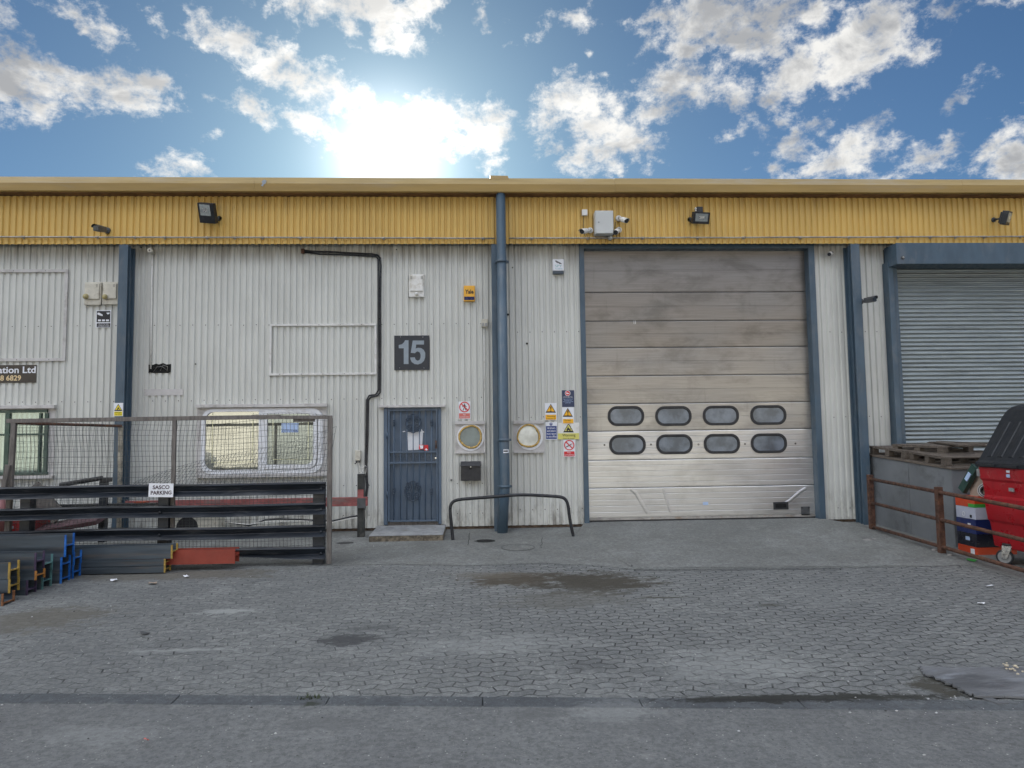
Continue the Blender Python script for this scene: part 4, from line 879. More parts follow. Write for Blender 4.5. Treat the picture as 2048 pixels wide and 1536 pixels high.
# white sounder box above the number
def sounder(name, label, x0, y0, x1, y1, bulb, grp=None, aged=False):
    mt = M['beige'] if aged else M['whiteplastic']
    o = thing(name, label, 'alarm box', P((x0+x1)/2, (y0+y1)/2), grp); w = x1-x0; h = y1-y0; b = MB()
    X0, X1, Z0, Z1 = P(x0, (y0+y1)/2, -0.05).x, P(x1, (y0+y1)/2, -0.05).x, P((x0+x1)/2, y1, -0.05).z, P((x0+x1)/2, y0, -0.05).z
    b.box(X0, X1, -0.05, 0, Z0, Z1, mt); xm = (X0+X1)/2
    zt_, zb_ = Z1-0.03, Z0+(Z1-Z0)*0.24
    b.hexa([(X0+0.025, -0.051, zb_), (X1-0.025, -0.051, zb_), (X1-0.012, -0.049, zb_), (X0+0.012, -0.049, zb_), (X0+0.03, -0.075, zt_), (X1-0.03, -0.075, zt_), (X1-0.012, -0.049, zt_+0.01), (X0+0.012, -0.049, zt_+0.01)], mt) if False else b.box(X0+0.018, X1-0.018, -0.078, -0.0505, zb_, zt_, mt)
    b.build('casing', o, 0.012, 3)
    b = MB()
    for i in range(4):
        for xx in ((X0+0.03, X1-0.06) if not aged else (X1-0.075,)):
            zz = zt_-0.02-i*0.014; b.box(xx+(0 if xx < xm else 0.0), xx+0.035, -0.0805, -0.0785, zz-0.004, zz, M['blackmatt'])
    b.build('vent_slots', o)
    bx, by, br_ = bulb; c = P(bx, by, -0.075); b = MB(); b.cyl(c+Vector((0, 0.03, 0)), c-Vector((0, 0.02, 0)), br_*1.15, br_, M['beige'], 16); b.sphere(c-Vector((0, 0.022, 0)), br_, pm('bulb_'+('aged' if aged else 'white'), (0.42, 0.36, 0.17) if aged else (0.7, 0.7, 0.68), 0.3), 14); b.build('lamp_dome', o)
    return o
sounder('sounder_box', 'tall white sounder box above the number 15', 817.5, 548, 848.5, 594, (833, 587.5, 0.03))
sounder('sounder_box', 'aged cream sounder box, left of the twin pair', 168.5, 564, 202, 610, (173, 593.5, 0.05), 'twin sounder boxes', True)
sounder('sounder_box', 'aged cream sounder box, right of the twin pair and touching the column', 204.5, 563.5, 236, 609, (211, 594, 0.045), 'twin sounder boxes', True)
# floodlights
def floodlight(label, c, w, h, d, rot, glassw, glassh, goff, stub):
    o = thing('floodlight', label, 'floodlight', c, 'floodlights on the yellow band'); R = rot.to_matrix(); c = Vector(c); b = MB(); b.obox(c, (w, d, h), R, M['black'])
    for k in range(5): b.obox(c+R @ Vector((-w*0.4+k*w*0.2, d*0.55, 0)), (0.01, d*0.5, h*0.8), R, M['black'])
    b.build('housing', o, 0.018, 2)
    b = MB(); b.obox(c+R @ Vector((goff[0], -d/2-0.001, goff[1])), (glassw, 0.006, glassh), R, M['lamp']); b.build('glass', o)
    b = MB(); g = c+R @ Vector((goff[0], -d/2-0.004, goff[1]))
    b.obox(g, (glassw*0.42, 0.004, glassh*0.34), R, M['chrome']); b.build('reflector', o)
    b = MB(); s0, s1 = stub; b.tube([s0, (Vector(s0)+Vector(s1))/2+Vector((0, 0, -0.01)), s1], 0.016, M['darkgrey'], 8); b.cyl(Vector(s1)+Vector((0, -0.0, 0)), Vector(s1)+Vector((0, 0.02, 0)), 0.045, 0.045, M['darkgrey'], 12); b.build('bracket', o)
    return o
c = P(415.5, 426, YF0-0.20); floodlight('large black floodlight with a pale square glass, tilted, left of the drainpipe', c, 0.30, 0.335, 0.085, Euler((rad(26), rad(8), rad(-14))), 0.20, 0.185, (-0.012, 0.055), (c+Vector((0.13, 0.04, -0.09)), Vector((c.x+0.12, YFx, c.z-0.03))))
c = P(1401, 436, YF0-0.19); o = floodlight('wide black floodlight with a sensor on top, right of the white cameras', c, 0.32, 0.20, 0.07, Euler((rad(20), rad(-2), rad(12))), 0.24, 0.135, (0.0, 0.01), (c+Vector((-0.1, 0.03, 0.0)), Vector((c.x-0.13, YFx, c.z+0.03))))
b = MB(); q = P(1398.5, 420, -0.36); b.box(q.x-0.055, q.x+0.055, -0.40, -0.27, q.z-0.05, q.z+0.05, M['blackmatt']); b.sphere(P(1391.5, 417, -0.4), 0.02, M['whiteplastic'], 8); b.sphere(P(1391.5, 421, -0.4), 0.016, M['whiteplastic'], 8); b.build('sensor', o, 0.008)
c = P(2012, 436, YF0-0.26); floodlight('dark floodlight turned sideways on a short arm at the right edge', c, 0.22, 0.24, 0.10, Euler((rad(18), rad(-6), rad(38))), 0.16, 0.16, (0.0, 0.01), (c+Vector((-0.03, 0.06, 0.03)), Vector((P(1988, 432, YFx).x, YFx, c.z+0.05))))
# cameras
def bullet(label, base, tip, r, body, face, arm_r=0.018, hood=True, grp=None, square=False, plate_r=0.055, base_n=Vector((0, -1, 0))):
    o = thing('security_camera', label, 'camera', base, grp); base = Vector(base); tip = Vector(tip); d = tip-base; L = d.length; ax = d.normalized()
    b = MB(); b.cyl(base, base+base_n*0.025, plate_r, plate_r*0.9, body, 20); b.build('mounting_plate', o)
    st_ = base+ax*L*0.34; b = MB(); b.tube([base+base_n*0.02, base+base_n*0.05, st_], arm_r, body if not square else M['blackmatt'], 10); b.sphere(base+base_n*0.05, arm_r*1.25, M['grey'], 10); b.build('arm', o)
    z = ax.to_track_quat('Y', 'Z').to_matrix()
    b = MB()
    if square: b.obox(base+ax*L*0.66, (r*1.9, L*0.64, r*1.7), z, body)
    else: b.cyl(st_, tip, r, r, body, 22)
    if hood:
        upv = z @ Vector((0, 0, 1)); sd_ = z @ Vector((1, 0, 0)); V = []; n = 11; a0 = base+ax*L*0.5; a1 = tip+ax*L*0.16
        for q, e in ((a0, 1.12), (a1, 1.12)):
            for k in range(n): a = rad(10+160*k/(n-1)); V.append(q+(sd_*math.cos(a)+upv*math.sin(a))*r*e+ (ax*(-L*0.10)*(1-math.sin(a)) if q == a1 else Vector((0, 0, 0))))
        b.add(V, [(k, k+1, n+k+1, n+k) for k in range(n-1)], body, True)
    b.build('body', o, 0.004 if square else 0)
    b = MB(); b.cyl(tip-ax*0.004, tip+ax*0.006, r*0.94, r*0.94, face, 20) if not square else b.obox(tip+ax*L*0.0, (r*1.6, 0.02, r*1.4), z, face)
    b.cyl(tip+ax*0.006, tip+ax*0.016, r*0.4, r*0.36, M['lens'], 14); b.build('lens', o)
    return o
W = M['whiteplastic']
bullet('white camera below and left of the grey cabinet, facing left', P(1180, 461, YFx), P(1164, 463, -0.56), 0.043, W, M['lens'], grp='white cameras round the grey cabinet')
bullet('white camera right of the grey cabinet, facing right', P(1237, 437, YFx), P(1253, 441.5, -0.54), 0.043, W, M['lens'], grp='white cameras round the grey cabinet')
bullet('white camera under the right corner of the grey cabinet, facing the yard', P(1237.5, 460, YFx), P(1231.5, 465, -0.52), 0.043, W, M['lens'], grp='white cameras round the grey cabinet')
bullet('dark camera on a short arm at the left of the yellow band', P(215, 461, YFx), P(192, 456, -0.60), 0.055, M['darkgrey'], M['lens'], square=True)
bullet('dark camera on the right blue column pointing right', Vector((CR1+0.0, -0.26, P(1725, 603, -0.26).z)), P(1749, 598, -0.52), 0.05, M['darkgrey'], M['lens'], square=True, base_n=Vector((1, 0, 0)))
bullet('small white dome-shaped camera at the top of the white conduit', P(306, 506, 0), P(299, 500.5, -0.20), 0.036, M['beige'], M['beige'], hood=False, plate_r=0.036)
bullet('tiny white camera high on the cladding right of the big door', P(1662, 506, 0), P(1658.5, 508.5, -0.17), 0.034, W, M['lens'], hood=False, plate_r=0.04)
# cabinet and small box on the band
o = thing('wall_cabinet', 'grey steel cabinet on the yellow band among the white cameras', 'cabinet', P(1208, 446, YFx)); b = MB(); b.prect(1190.5, 421, 1227, 467.5, YFx-0.19, 0.185, M['cabinet']); b.build('cabinet_body', o, 0.008)
b = MB(); b.prect(1192, 422, 1225.8, 466.2, YFx-0.203, 0.012, M['cabinet']); b.build('door', o, 0.004); b = MB(); b.disc(P(1197.5, 444.5, YFx-0.206), (0, -1, 0), 0.016, 0.006, M['grey'], 12); b.build('lock', o)
o = thing('junction_box', 'small white junction box left of the grey cabinet', 'box', P(1169.5, 424, YFx)); b = MB(); b.prect(1164, 418.5, 1175, 430.5, YFx-0.06, 0.058, M['whiteplastic']); b.build('casing', o, 0.008)
b = MB(); b.tube([P(1167.5, 431, YFx-0.02), P(1167, 452, YFx-0.02), P(1168, 466, YFx-0.02), P(1171, 474, YFx-0.03)], 0.005, M['blackmatt'], 5); b.tube([P(1180, 467, YFx-0.02), P(1179, 475, YFx-0.02), P(1195, 477, YFx-0.03), P(1215, 473, YFx-0.03), P(1231, 468, YFx-0.03)], 0.006, M['blackmatt'], 5); b.tube([P(1231, 444, YFx-0.02), P(1230, 460, YFx-0.02), P(1234, 475, YFx-0.03)], 0.005, M['blackmatt'], 5)
tag(b.build('camera_cables'), 'thin dark cables looping under the grey cabinet and white cameras', 'cables')
o = thing('bell_push', 'round pale bell on the conduit under the grey cabinet', 'bell', P(1221, 476, YFx)); b = MB(); b.disc(P(1221, 475, YFx-0.07), (0, -1, 0), 0.042, 0.06, M['grey'], 18); b.build('bell_base', o); b = MB(); b.sphere(P(1221, 475, YFx-0.072), 0.03, M['cabinet'], 12); b.build('dome', o)
# conduits and cables on the grey wall
conduit('white_conduit', [(305, 506), (303.5, 560), (302.5, 640), (301.5, 738)], -0.02, 0.014, M['whiteplastic'], 'white conduit dropping from the small camera to the ragged hole', 'conduit')
conduit('white_conduit', [(968, 654), (968.5, 760), (970, 900), (974, 995)], -0.02, 0.010, M['whiteplastic'], 'thin white conduit running down beside the left porthole', 'conduit')
o = thing('junction_box', 'grey two-part switch box at the top of the conduit left of the drainpipe', 'box', P(969, 646)); b = MB(); b.prect(963, 638, 975.5, 654, -0.06, 0.058, M['beige']); b.build('casing', o, 0.006); b = MB(); b.prect(964, 646, 968.5, 652, -0.066, 0.01, M['grey']); b.prect(970, 646, 974.5, 652, -0.066, 0.01, M['grey']); b.build('cover', o)
o = thing('cable_run', 'pair of black cables looping from the rusty box down past the blue door', 'cable', P(760, 700))
path1 = [(607, 500), (620, 502.5), (660, 503.5), (700, 506), (745, 508), (755, 510), (760, 516), (761.5, 530), (760.5, 600), (761, 680), (760.5, 770), (760, 785), (755, 791), (742, 794), (736.5, 800), (736, 830), (735.5, 870), (733, 930), (735, 975), (731, 1005), (727, 1030)]
path2 = [(607, 504), (640, 508), (690, 509.5), (735, 512), (752, 513), (757, 519), (757.5, 560), (757, 640), (758, 720), (757, 780), (751, 789), (738, 791), (733.5, 800), (733, 850), (732, 900), (731, 940), (733.5, 975), (729, 1005), (724, 1030)]
for pth, r_ in ((path1, 0.0165), (path2, 0.0145)):
    b = MB(); b.tube([P(a, c, -0.025) for a, c in pth], r_, M['black'], 8)
    for i in range(2, len(pth)-2, 2): q = P(*pth[i], -0.025); b.sphere(q, r_*1.25, M['blackmatt'], 6)
    b.build('cable', o)
b = MB(); b.prect(602, 497, 608, 506.5, -0.05, 0.048, M['rust']); b.build('rusty_box', o, 0.004)
o = thing('low_cable', 'black cable sagging along the foot of the wall behind the fence', 'cable', P(600, 1035))
b = MB(); b.tube([P(a, c, -0.10) for a, c in ((728, 1030), (700, 1034), (665, 1042), (635, 1041), (600, 1039), (560, 1038), (530, 1040), (515, 1046), (498, 1051), (470, 1047), (440, 1043))], 0.014, M['black'], 7); b.tube([P(a, c, -0.13) for a, c in ((728, 1033), (700, 1037), (665, 1045), (600, 1042), (535, 1043), (498, 1049), (440, 1044))], 0.009, M['whiteplastic'], 6); b.build('cable', o)
o = thing('intercom_box', 'small cream switch box with a dangling wire left of the blue door', 'box', P(715, 912)); b = MB(); b.prect(709.5, 900.5, 721, 921, -0.065, 0.063, M['beige']); b.build('casing', o, 0.010, 3)
b = MB(); b.cyl(P(713, 922, -0.04), P(713, 926, -0.04), 0.013, 0.013, M['blackmatt'], 8); b.cyl(P(718.5, 922, -0.04), P(718.5, 925, -0.04), 0.013, 0.013, M['blackmatt'], 8); b.sphere(P(710.5, 927, -0.03), 0.012, M['blackmatt'], 8); b.build('gland', o)
b = MB(); b.tube([P(a, c, -0.035) for a, c in ((717, 926), (719, 934), (726, 935), (731, 930.5), (733, 935), (731, 946), (728, 955))], 0.006, M['whiteplastic'], 6); b.build('wire', o)
# letter box
o = thing('letter_box', 'black metal letter box under the left porthole', 'letter box', P(942, 942)); b = MB(); b.prect(921.5, 927, 961.5, 961.5, -0.11, 0.108, M['blackmatt']); b.build('box_body', o, 0.006)
b = MB(); X0, X1 = P(920.5, 926, -0.13).x, P(962.5, 926, -0.13).x; z0, z1 = P(941, 932.5, -0.13).z, P(941, 923, -0.12).z; b.hexa([(X0, -0.135, z0), (X1, -0.135, z0), (X1, -0.02, z0), (X0, -0.02, z0), (X0+0.01, -0.10, z1), (X1-0.01, -0.10, z1), (X1-0.01, 0, z1), (X0+0.01, 0, z1)], M['blackmatt']); b.build('flap', o, 0.004)
b = MB(); b.prect(938, 936.5, 944.5, 938.5, -0.113, 0.004, M['darkhole']); b.disc(P(941.5, 933.8, -0.137), (0, -1, 0), 0.011, 0.006, M['chrome'], 10); b.build('lock', o)
b = MB(); c = P(902.5, 960, -0.02); b.disc(c, (0, -1, 0), 0.02, 0.02, M['grey'], 10); b.sphere(c-Vector((0, 0.01, 0.0)), 0.012, M['blackmatt'], 8); tag(b.build('outside_tap'), 'tiny metal wall fitting between blue door and letter box', 'fitting')
# papers on the blue door
o = thing('paper_notice', 'white paper notice taped behind the bars of the blue door', 'paper', P(830, 881, -0.03)); b = MB(); b.ppoly([(815, 864), (844, 863), (846, 865), (844.5, 890), (838, 899.5), (816, 900.5)], -0.006, 0.002, M['swhite'])
b.ppoly([(805, 863), (809, 861.5), (811, 863.5), (806, 864.2)], -0.006, 0.002, M['swhite']); b.ppoly([(842, 860), (843.5, 858), (845, 862), (848.5, 863.5), (848, 865), (843, 864)], -0.0085, 0.002, M['swhite']); b.build('sheet', o)
o = thing('red_sticker', 'small red and white stickers on the blue door beside the paper', 'sticker', P(847, 896, -0.06)); b = MB(); b.prect(838, 889.5, 847, 898.5, -0.057, 0.002, M['sred']); b.ppoly([(839, 890.5), (846.5, 890.5), (846, 897), (841, 897.5)], -0.0585, 0.001, M['swhite']); b.build('sticker_sheet', o)
b = MB(); b.prect(848.5, 890, 856.5, 901, -0.057, 0.002, M['sred']); b.ppoly([(849.5, 899), (852.5, 896.5), (855.5, 899.5), (853, 901)], -0.0585, 0.001, M['swhite']); b.build('sticker_sheet', o)

# ------------------------------------------------------------------ on the ground by the wall
b = MB(); f0, f1 = G(738, 1084), G(886, 1082); zt_s = P(812, 1070, -0.98).z
b.hexa([(f0.x, -0.985, -0.2), (f1.x, -0.985, -0.2), (f1.x, -0.01, -0.2), (f0.x, -0.01, -0.2), (f0.x, -0.985, zt_s-0.012), (f1.x, -0.985, zt_s-0.012), (f1.x, -0.01, zt_s+0.02), (f0.x, -0.01, zt_s+0.02)], M['stepside'])
stp = thing('doorstep', 'low concrete step in front of the blue door', 'step', ((f0.x+f1.x)/2, -0.5, -0.1)); b.build('step_block', stp, 0.012)
b = MB(); e = 0.004; b.hexa([(f0.x-e, -0.99, zt_s-0.010), (f1.x+e, -0.99, zt_s-0.010), (f1.x+e, -0.008, zt_s+0.022), (f0.x-e, -0.008, zt_s+0.022), (f0.x+e, -0.985, zt_s+0.004), (f1.x-e, -0.985, zt_s+0.004), (f1.x-e, -0.008, zt_s+0.036), (f0.x+e, -0.008, zt_s+0.036)], M['concstep']); b.build('step_top', stp, 0.005)
# hoop barrier
hoop = [(906, 1082), (903, 1050), (900, 1022), (901, 1011), (905, 1004), (912, 1000.5), (922, 998.5), (955, 996), (990, 993.5), (1020, 990.5), (1050, 989.5), (1080, 991), (1108, 992.5), (1120, 993.5), (1128, 996), (1133.5, 1002), (1136.5, 1012), (1139, 1035), (1143, 1056), (1147.5, 1076)]
hy0, hy1 = G(906, 1080).y, G(1146, 1073).y
def smooth(pts, it=2):
    for _ in range(it):
        q = [pts[0]]
        for a, c in zip(pts[:-1], pts[1:]): q += [a*0.75+c*0.25, a*0.25+c*0.75]
        pts = q+[pts[-1]]
    return pts
b = MB(); b.tube(smooth([P(a, c, hy0+(hy1-hy0)*(a-906)/240) for a, c in hoop]), 0.026, M['black'], 12)
tag(b.build('hoop_barrier'), 'bent black tubular hoop barrier standing in front of the drainpipe', 'barrier')
# drain cover, gully and pipe collar
b = MB(); c = G(1036, 1094.5, 0.006); na = Vector((0, -SL, 1)); b.ring(c+Vector((0, 0, 0.003)), na, 0.235, 0.256, 0.02, pm('iron_ring', (0.10, 0.10, 0.098), 0.8), 36); b.disc(c+Vector((0, 0, 0.001)), na, 0.236, 0.02, M['concrete'], 36); tag(b.build('manhole_cover'), 'round concrete manhole cover set flush in the apron', 'manhole cover')
b = MB(); c = G(970, 1082, 0.004); V = [(c.x+0.16*math.cos(t*0.4488)*(1+0.15*math.sin(3*t)), c.y+0.13*math.sin(t*0.4488), gz(c.y+0.13*math.sin(t*0.4488))+0.0065) for t in range(14)]; b.add(V, [tuple(range(14))], M['darkhole']); tag(b.build('drain_hole'), 'small broken dark drain hole in the apron by the drainpipe', 'drain')
b = MB(); c = G(690, 1086, 0.004); V = [(c.x+0.13*math.cos(t*0.4488)*(1+0.2*math.sin(2*t)), c.y+0.10*math.sin(t*0.4488), gz(c.y+0.10*math.sin(t*0.4488))+0.0065) for t in range(14)]; b.add(V, [tuple(range(14))], M['crack']); tag(b.build('drain_patch'), 'dark patch of broken ground right of the fence', 'drain')
# red and black barrier near the wall
o = thing('guard_barrier', 'worn red barrier rail on a dark post left of the blue door', 'barrier', G(721, 1075)); Yb = -0.56
b = MB(); X0, X1 = P(714.5, 1000, Yb).x, P(728, 1000, Yb).x; b.box(X0, X1, Yb, Yb+0.12, gz(Yb)-0.1, P(720, 948, Yb).z, pm('olive_black_post', (0.03, 0.033, 0.032), 0.5, 0, 0.4, 6, (1, 1, 1), (0.09, 0.088, 0.075), 0.8, 5)); b.build('post', o, 0.004)
b = MB(); b.prect(715, 979, 727, 996.5, Yb-0.003, 0.002, M['barred']); b.build('red_band', o)
b = MB(); b.prect(250, 998, 735, 1016, Yb-0.06, 0.05, M['barred']); b.prect(714, 996.5, 731, 1016.5, Yb-0.066, 0.06, M['darkgrey']); b.build('rail', o, 0.004)
b = MB(); b.tube([P(722, 946, Yb+0.04)+Vector((0.03*math.cos(a/2), 0, 0.03*math.sin(a/2))) for a in range(13)], 0.006, M['chrome'], 5); b.tube([P(724, 947, Yb+0.02), P(731, 955, Yb+0.02), P(736, 965, Yb+0.02), P(738, 972, Yb+0.02), P(736, 973, Yb+0.02)], 0.004, M['blackmatt'], 5); b.build('padlock_loop', o)

# ------------------------------------------------------------------ fence of crash rails and mesh (left)
YR = -2.55
fe = thing('rail_fence', 'black fence of four crash rails with a rusty mesh frame above', 'fence', G(645, 1130))
xr = P(652, 1000, YR).x; xl = -14.0
rail_y = [(965, 989.5), (1007.5, 1031), (1052, 1076), (1095, 1120)]
def crash_rail(ya, yb, i):
    b = MB(); z1, z0 = P(600, ya, YR-0.07).z, P(600, yb, YR-0.07).z; H = z1-z0
    prof = [(0.0, z1), (-0.075, z1-0.004), (-0.080, z1-0.02), (-0.045, z1-H*0.30), (-0.012, z1-H*0.58), (-0.014, z1-H*0.64), (-0.070, z1-H*0.93), (-0.078, z0+0.004), (-0.06, z0), (0.0, z0+0.01)]
    k = 26; n = len(prof); V = []
    for j in range(k+1):
        u = j/k; x = xr+(xl-xr)*u
        for q, (a, c) in enumerate(prof):
            sag = 0.012*mnoise.noise(Vector((x*0.7, i*3.1, 0))); w = 0.012*mnoise.noise(Vector((x*1.7, i*5.3, q*0.4)))
            if i == 3 and q in (5, 6, 7, 8, 9): w += 0.05*math.exp(-((x-xr+1.35)/0.75)**2); sag += (0.055 if q > 5 else 0.02)*math.exp(-((x-xr+1.4)/0.7)**2)
            V.append((x, YR+a+w, c+sag))
    b.add(V, [(j*n+q, (j+1)*n+q, (j+1)*n+q+1, j*n+q+1) for j in range(k) for q in range(n-1)], M['rail']); b.add(V[:n], [tuple(range(n))], M['rail'])
    for x in (xr-0.06, P(322, 1000, YR).x, -8.0):
        b.sphere((x, YR-0.03, z1-H*0.55), 0.022, M['rail'], 8, (1, 0.6, 1))
    o = b.build('crash_rail', fe); return o
for i, (a, c) in enumerate(rail_y): crash_rail(a, c, i)
for x0, x1 in ((626, 648), (316, 337), (40, 60)):
    b = MB(); xx0, xx1 = P(x0, 1050, YR+0.03).x, P(x1, 1050, YR+0.03).x; b.box(xx0, xx1, YR+0.012, YR+0.15, gz(YR)-0.1, P(600, 966, YR).z-0.01, M['rail']); b.build('post', fe, 0.004)
Ym = YR+0.06
b = MB()
def bar(x0, y0, x1, y1, w, Y, mat, th=0.05, up=True):
    p0, p1 = P(x0, y0, Y), P(x1, y1, Y); d = (p1-p0).normalized(); nv = Vector((-d.z, 0, d.x))*w/2
    b.prism([p0-nv, p1-nv, p1+nv, p0+nv], (0, th, 0), mat)
bar(659.5, 836, 657, 1128, 0.062, Ym-0.07, M['timber'], 0.06); b.build('frame_upright', fe, 0.003)
b = MB(); bar(12, 842, 240, 838.5, 0.056, Ym, M['timber']); bar(240, 838.5, 560, 833.5, 0.058, Ym-0.001, M['timber']); bar(530, 834.5, 664, 834.5, 0.050, Ym-0.045, M['timber'], 0.04); bar(586, 840.5, 629, 839.5, 0.05, Ym-0.02, M['timber'], 0.03); b.build('frame_rail', fe, 0.003)
b = MB(); bar(348, 838, 343, 1075, 0.05, Ym, M['timber'], 0.045); b.build('frame_upright', fe, 0.003)
b = MB(); bar(26, 846, 12, 1075, 0.065, Ym, M['timber'], 0.05); bar(14, 930, 4, 985, 0.06, Ym-0.05, M['timber'], 0.05); b.build('frame_upright', fe, 0.003)
Yk = -1.15
b = MB(); p0 = P(26, 846, Ym+0.05); p1 = P(243, 852, Yk); b.tube([p0, p1], 0.022, M['rust'], 6); bar(240, 852, 236, 1070, 0.055, Yk, pm('flaking_post', (0.33, 0.30, 0.24), 0.8, 0, 0.4, 10, (1, 1, 1), (0.06, 0.07, 0.07), 0.8, 6), 0.05); b.build('rear_frame', fe, 0.002)
# welded mesh, buckled towards the right
b = MB(); zlo, zhi = P(350, 1118, Ym).z, P(350, 837, Ym).z; mxl, mxr = P(24, 900, Ym).x, P(655, 900, Ym).x
def mp(u, v):
    x = mxl+(mxr-mxl)*u; z = zlo+(zhi-zlo)*v
    bulge = 0.06*math.sin(u*7)*math.sin(v*3.1)+0.05*mnoise.noise(Vector((u*4, v*3, 1)))
    z += 0.05*mnoise.noise(Vector((u*3, v*2, 5)))*(0.3+u); x += 0.04*mnoise.noise(Vector((u*3+9, v*4, 2)))*(0.4+v)
    if v > 0.5: z += 0.16*max(0, u-0.5)*(v-0.5)*math.sin(u*9)
    return Vector((x, Ym+0.055+bulge*0.6, z))
nu, nv_ = 84, 26
for i in range(nu+1): b.tube([mp(i/nu, j/9) for j in range(10)], 0.0029, M['wire'], 3, False)
for j in range(nv_+1): b.tube([mp(i/22, j/nv_) for i in range(23)], 0.0029, M['wire'], 3, False)
b.build('mesh_panel', fe)
# a second loose sheet of mesh curling behind, skewed
b = MB(); ax0, ax1 = P(250, 960, -2.2).x, P(650, 960, -2.2).x
def mp2(u, v):
    x = ax0+(ax1-ax0)*u+0.14*v; z = P(450, 985, -2.2).z+(0.18+0.75*u)*v+0.05*math.sin(u*6)
    return Vector((x, -2.25+0.25*math.sin(u*3)*v+0.1*v, z))
for i in range(53): b.tube([mp2(i/52, j/5) for j in range(6)], 0.0026, M['wire'], 3, False)
for j in range(10): b.tube([mp2(i/14, j/9) for i in range(15)], 0.0026, M['wire'], 3, False)
tag(b.build('loose_mesh_sheet'), 'loose buckled sheet of wire mesh curling behind the rail fence', 'wire mesh')
# rear mesh of the cage on the left
b = MB(); q0, q1 = P(30, 855, -2.4), P(236, 856, Yk+0.02)
def mp3(u, v): p = q0.lerp(q1, u); return Vector((p.x+0.04*math.sin(v*5), p.y, p.z-v*1.55+0.06*math.sin(u*5)*v))
for i in range(33): b.tube([mp3(i/32, j/6) for j in range(7)], 0.0022, M['wire'], 3, False)
for j in range(15): b.tube([mp3(i/10, j/14) for i in range(11)], 0.0022, M['wire'], 3, False)
b.build('rear_mesh', fe)
# parking sign
o = thing('parking_sign', 'white SASCO PARKING sign hung on the top crash rail', 'sign', P(322, 980, YR-0.1)); Ys = YR-0.092
b = MB(); b.ppoly([(298, 966.5), (347, 967), (346, 994.5), (296.5, 993.8)], Ys, 0.004, M['swhite']); b.build('sign_board', o)
text('SASCO', 305.5, 970.5, 339, 978.2, Ys-0.002, flat('sign_maroon', (0.035, 0.012, 0.02)), o, 'lettering', 0.02); text('PARKING', 301.5, 981.4, 343, 989.2, Ys-0.002, MATS['col_sign_maroon'], o, 'lettering', 0.02)

# ------------------------------------------------------------------ clutter behind the fence
def P2(x0, y0, x1, y1, Y, d, mat, b): b.prect(x0, y0, x1, y1, Y, d, mat)
o = thing('tool_chest', 'dark red metal chest on the ground behind the crash rails', 'chest', P(40, 1055, -1.9)); b = MB(); P2(10, 1030, 65, 1092, -1.9, 0.45, pm('chest_red', (0.22, 0.012, 0.016), 0.5), b); b.build('chest_body', o, 0.01)
b = MB(); b.ppoly([(48, 1046), (59, 1044), (58, 1050), (47, 1052)], -1.905, 0.004, M['chip']); b.ppoly([(24, 1052), (27.5, 1052), (26, 1058), (23.5, 1058)], -1.905, 0.004, M['chip']); b.build('label_sheet', o)
o = thing('steel_trestle', 'dark steel trestle with a sloping arm behind the crash rails', 'trestle', P(190, 1040, -1.6)); b = MB()
b.tube([P(120, 970, -1.6), P(205, 956, -1.6)], 0.035, M['black'], 6); b.prect(200, 955, 221, 964, -1.62, 0.06, M['black']); b.prect(197, 962, 210, 1085, -1.6, 0.09, M['rail']); b.prect(85, 1008, 310, 1016, -1.55, 0.1, M['black']); b.prect(60, 1000, 72, 1090, -1.55, 0.1, M['rail']); b.build('trestle_frame', o, 0.004)
b = MB(); b.obox(P(92, 1005, -1.7), (0.62, 0.05, 0.22), Euler((0, rad(48), 0)), M['timber']); b.obox(P(83, 1000, -1.66), (0.16, 0.06, 0.42), Euler((0, rad(6), 0)), M['timber']); tag(b.build('timber_offcuts'), 'grey timber offcuts leaning behind the crash rails', 'timber')
b = MB(); b.obox(P(118, 1052, -1.75), (1.25, 0.4, 0.06), Euler((rad(12), rad(-9), 0)), pm('maroon_board', (0.10, 0.055, 0.065), 0.6)); tag(b.build('maroon_board'), 'dull maroon board sloping behind the second crash rail', 'board')
b = MB(); b.prect(40, 998, 55, 1012, -1.5, 0.2, pm('rust_orange', (0.30, 0.06, 0.025), 0.7)); b.prect(268, 1004, 288, 1013, -1.5, 0.15, MATS['rust_orange']); tag(b.build('orange_scrap'), 'small rusty orange blocks behind the crash rails', 'scrap')
b = MB(); b.cyl(P(3, 1070, -2.0), P(2, 995, -2.0), 0.055, 0.055, pm('pink_drum', (0.30, 0.13, 0.13), 0.5), 20); tag(b.build('gas_cylinder'), 'dull pink cylinder standing at the left edge behind the rails', 'cylinder')
o = thing('air_conditioner', 'cream air conditioner unit at the foot of the wall under the office window', 'air conditioner', P(392, 1050, -0.4)); b = MB(); b.prect(345, 1030, 437, 1080, -0.42, 0.3, M['beige']); b.build('casing', o, 0.01); b = MB(); c = P(374, 1055, -0.425)
for k in range(5): b.ring(c, (0, -1, 0), 0.03+k*0.035, 0.036+k*0.035, 0.006, M['blackmatt'], 24)
b.disc(c+Vector((0, 0.003, 0)), (0, -1, 0), 0.17, 0.002, M['blackmatt'], 24); b.build('fan_grille', o)

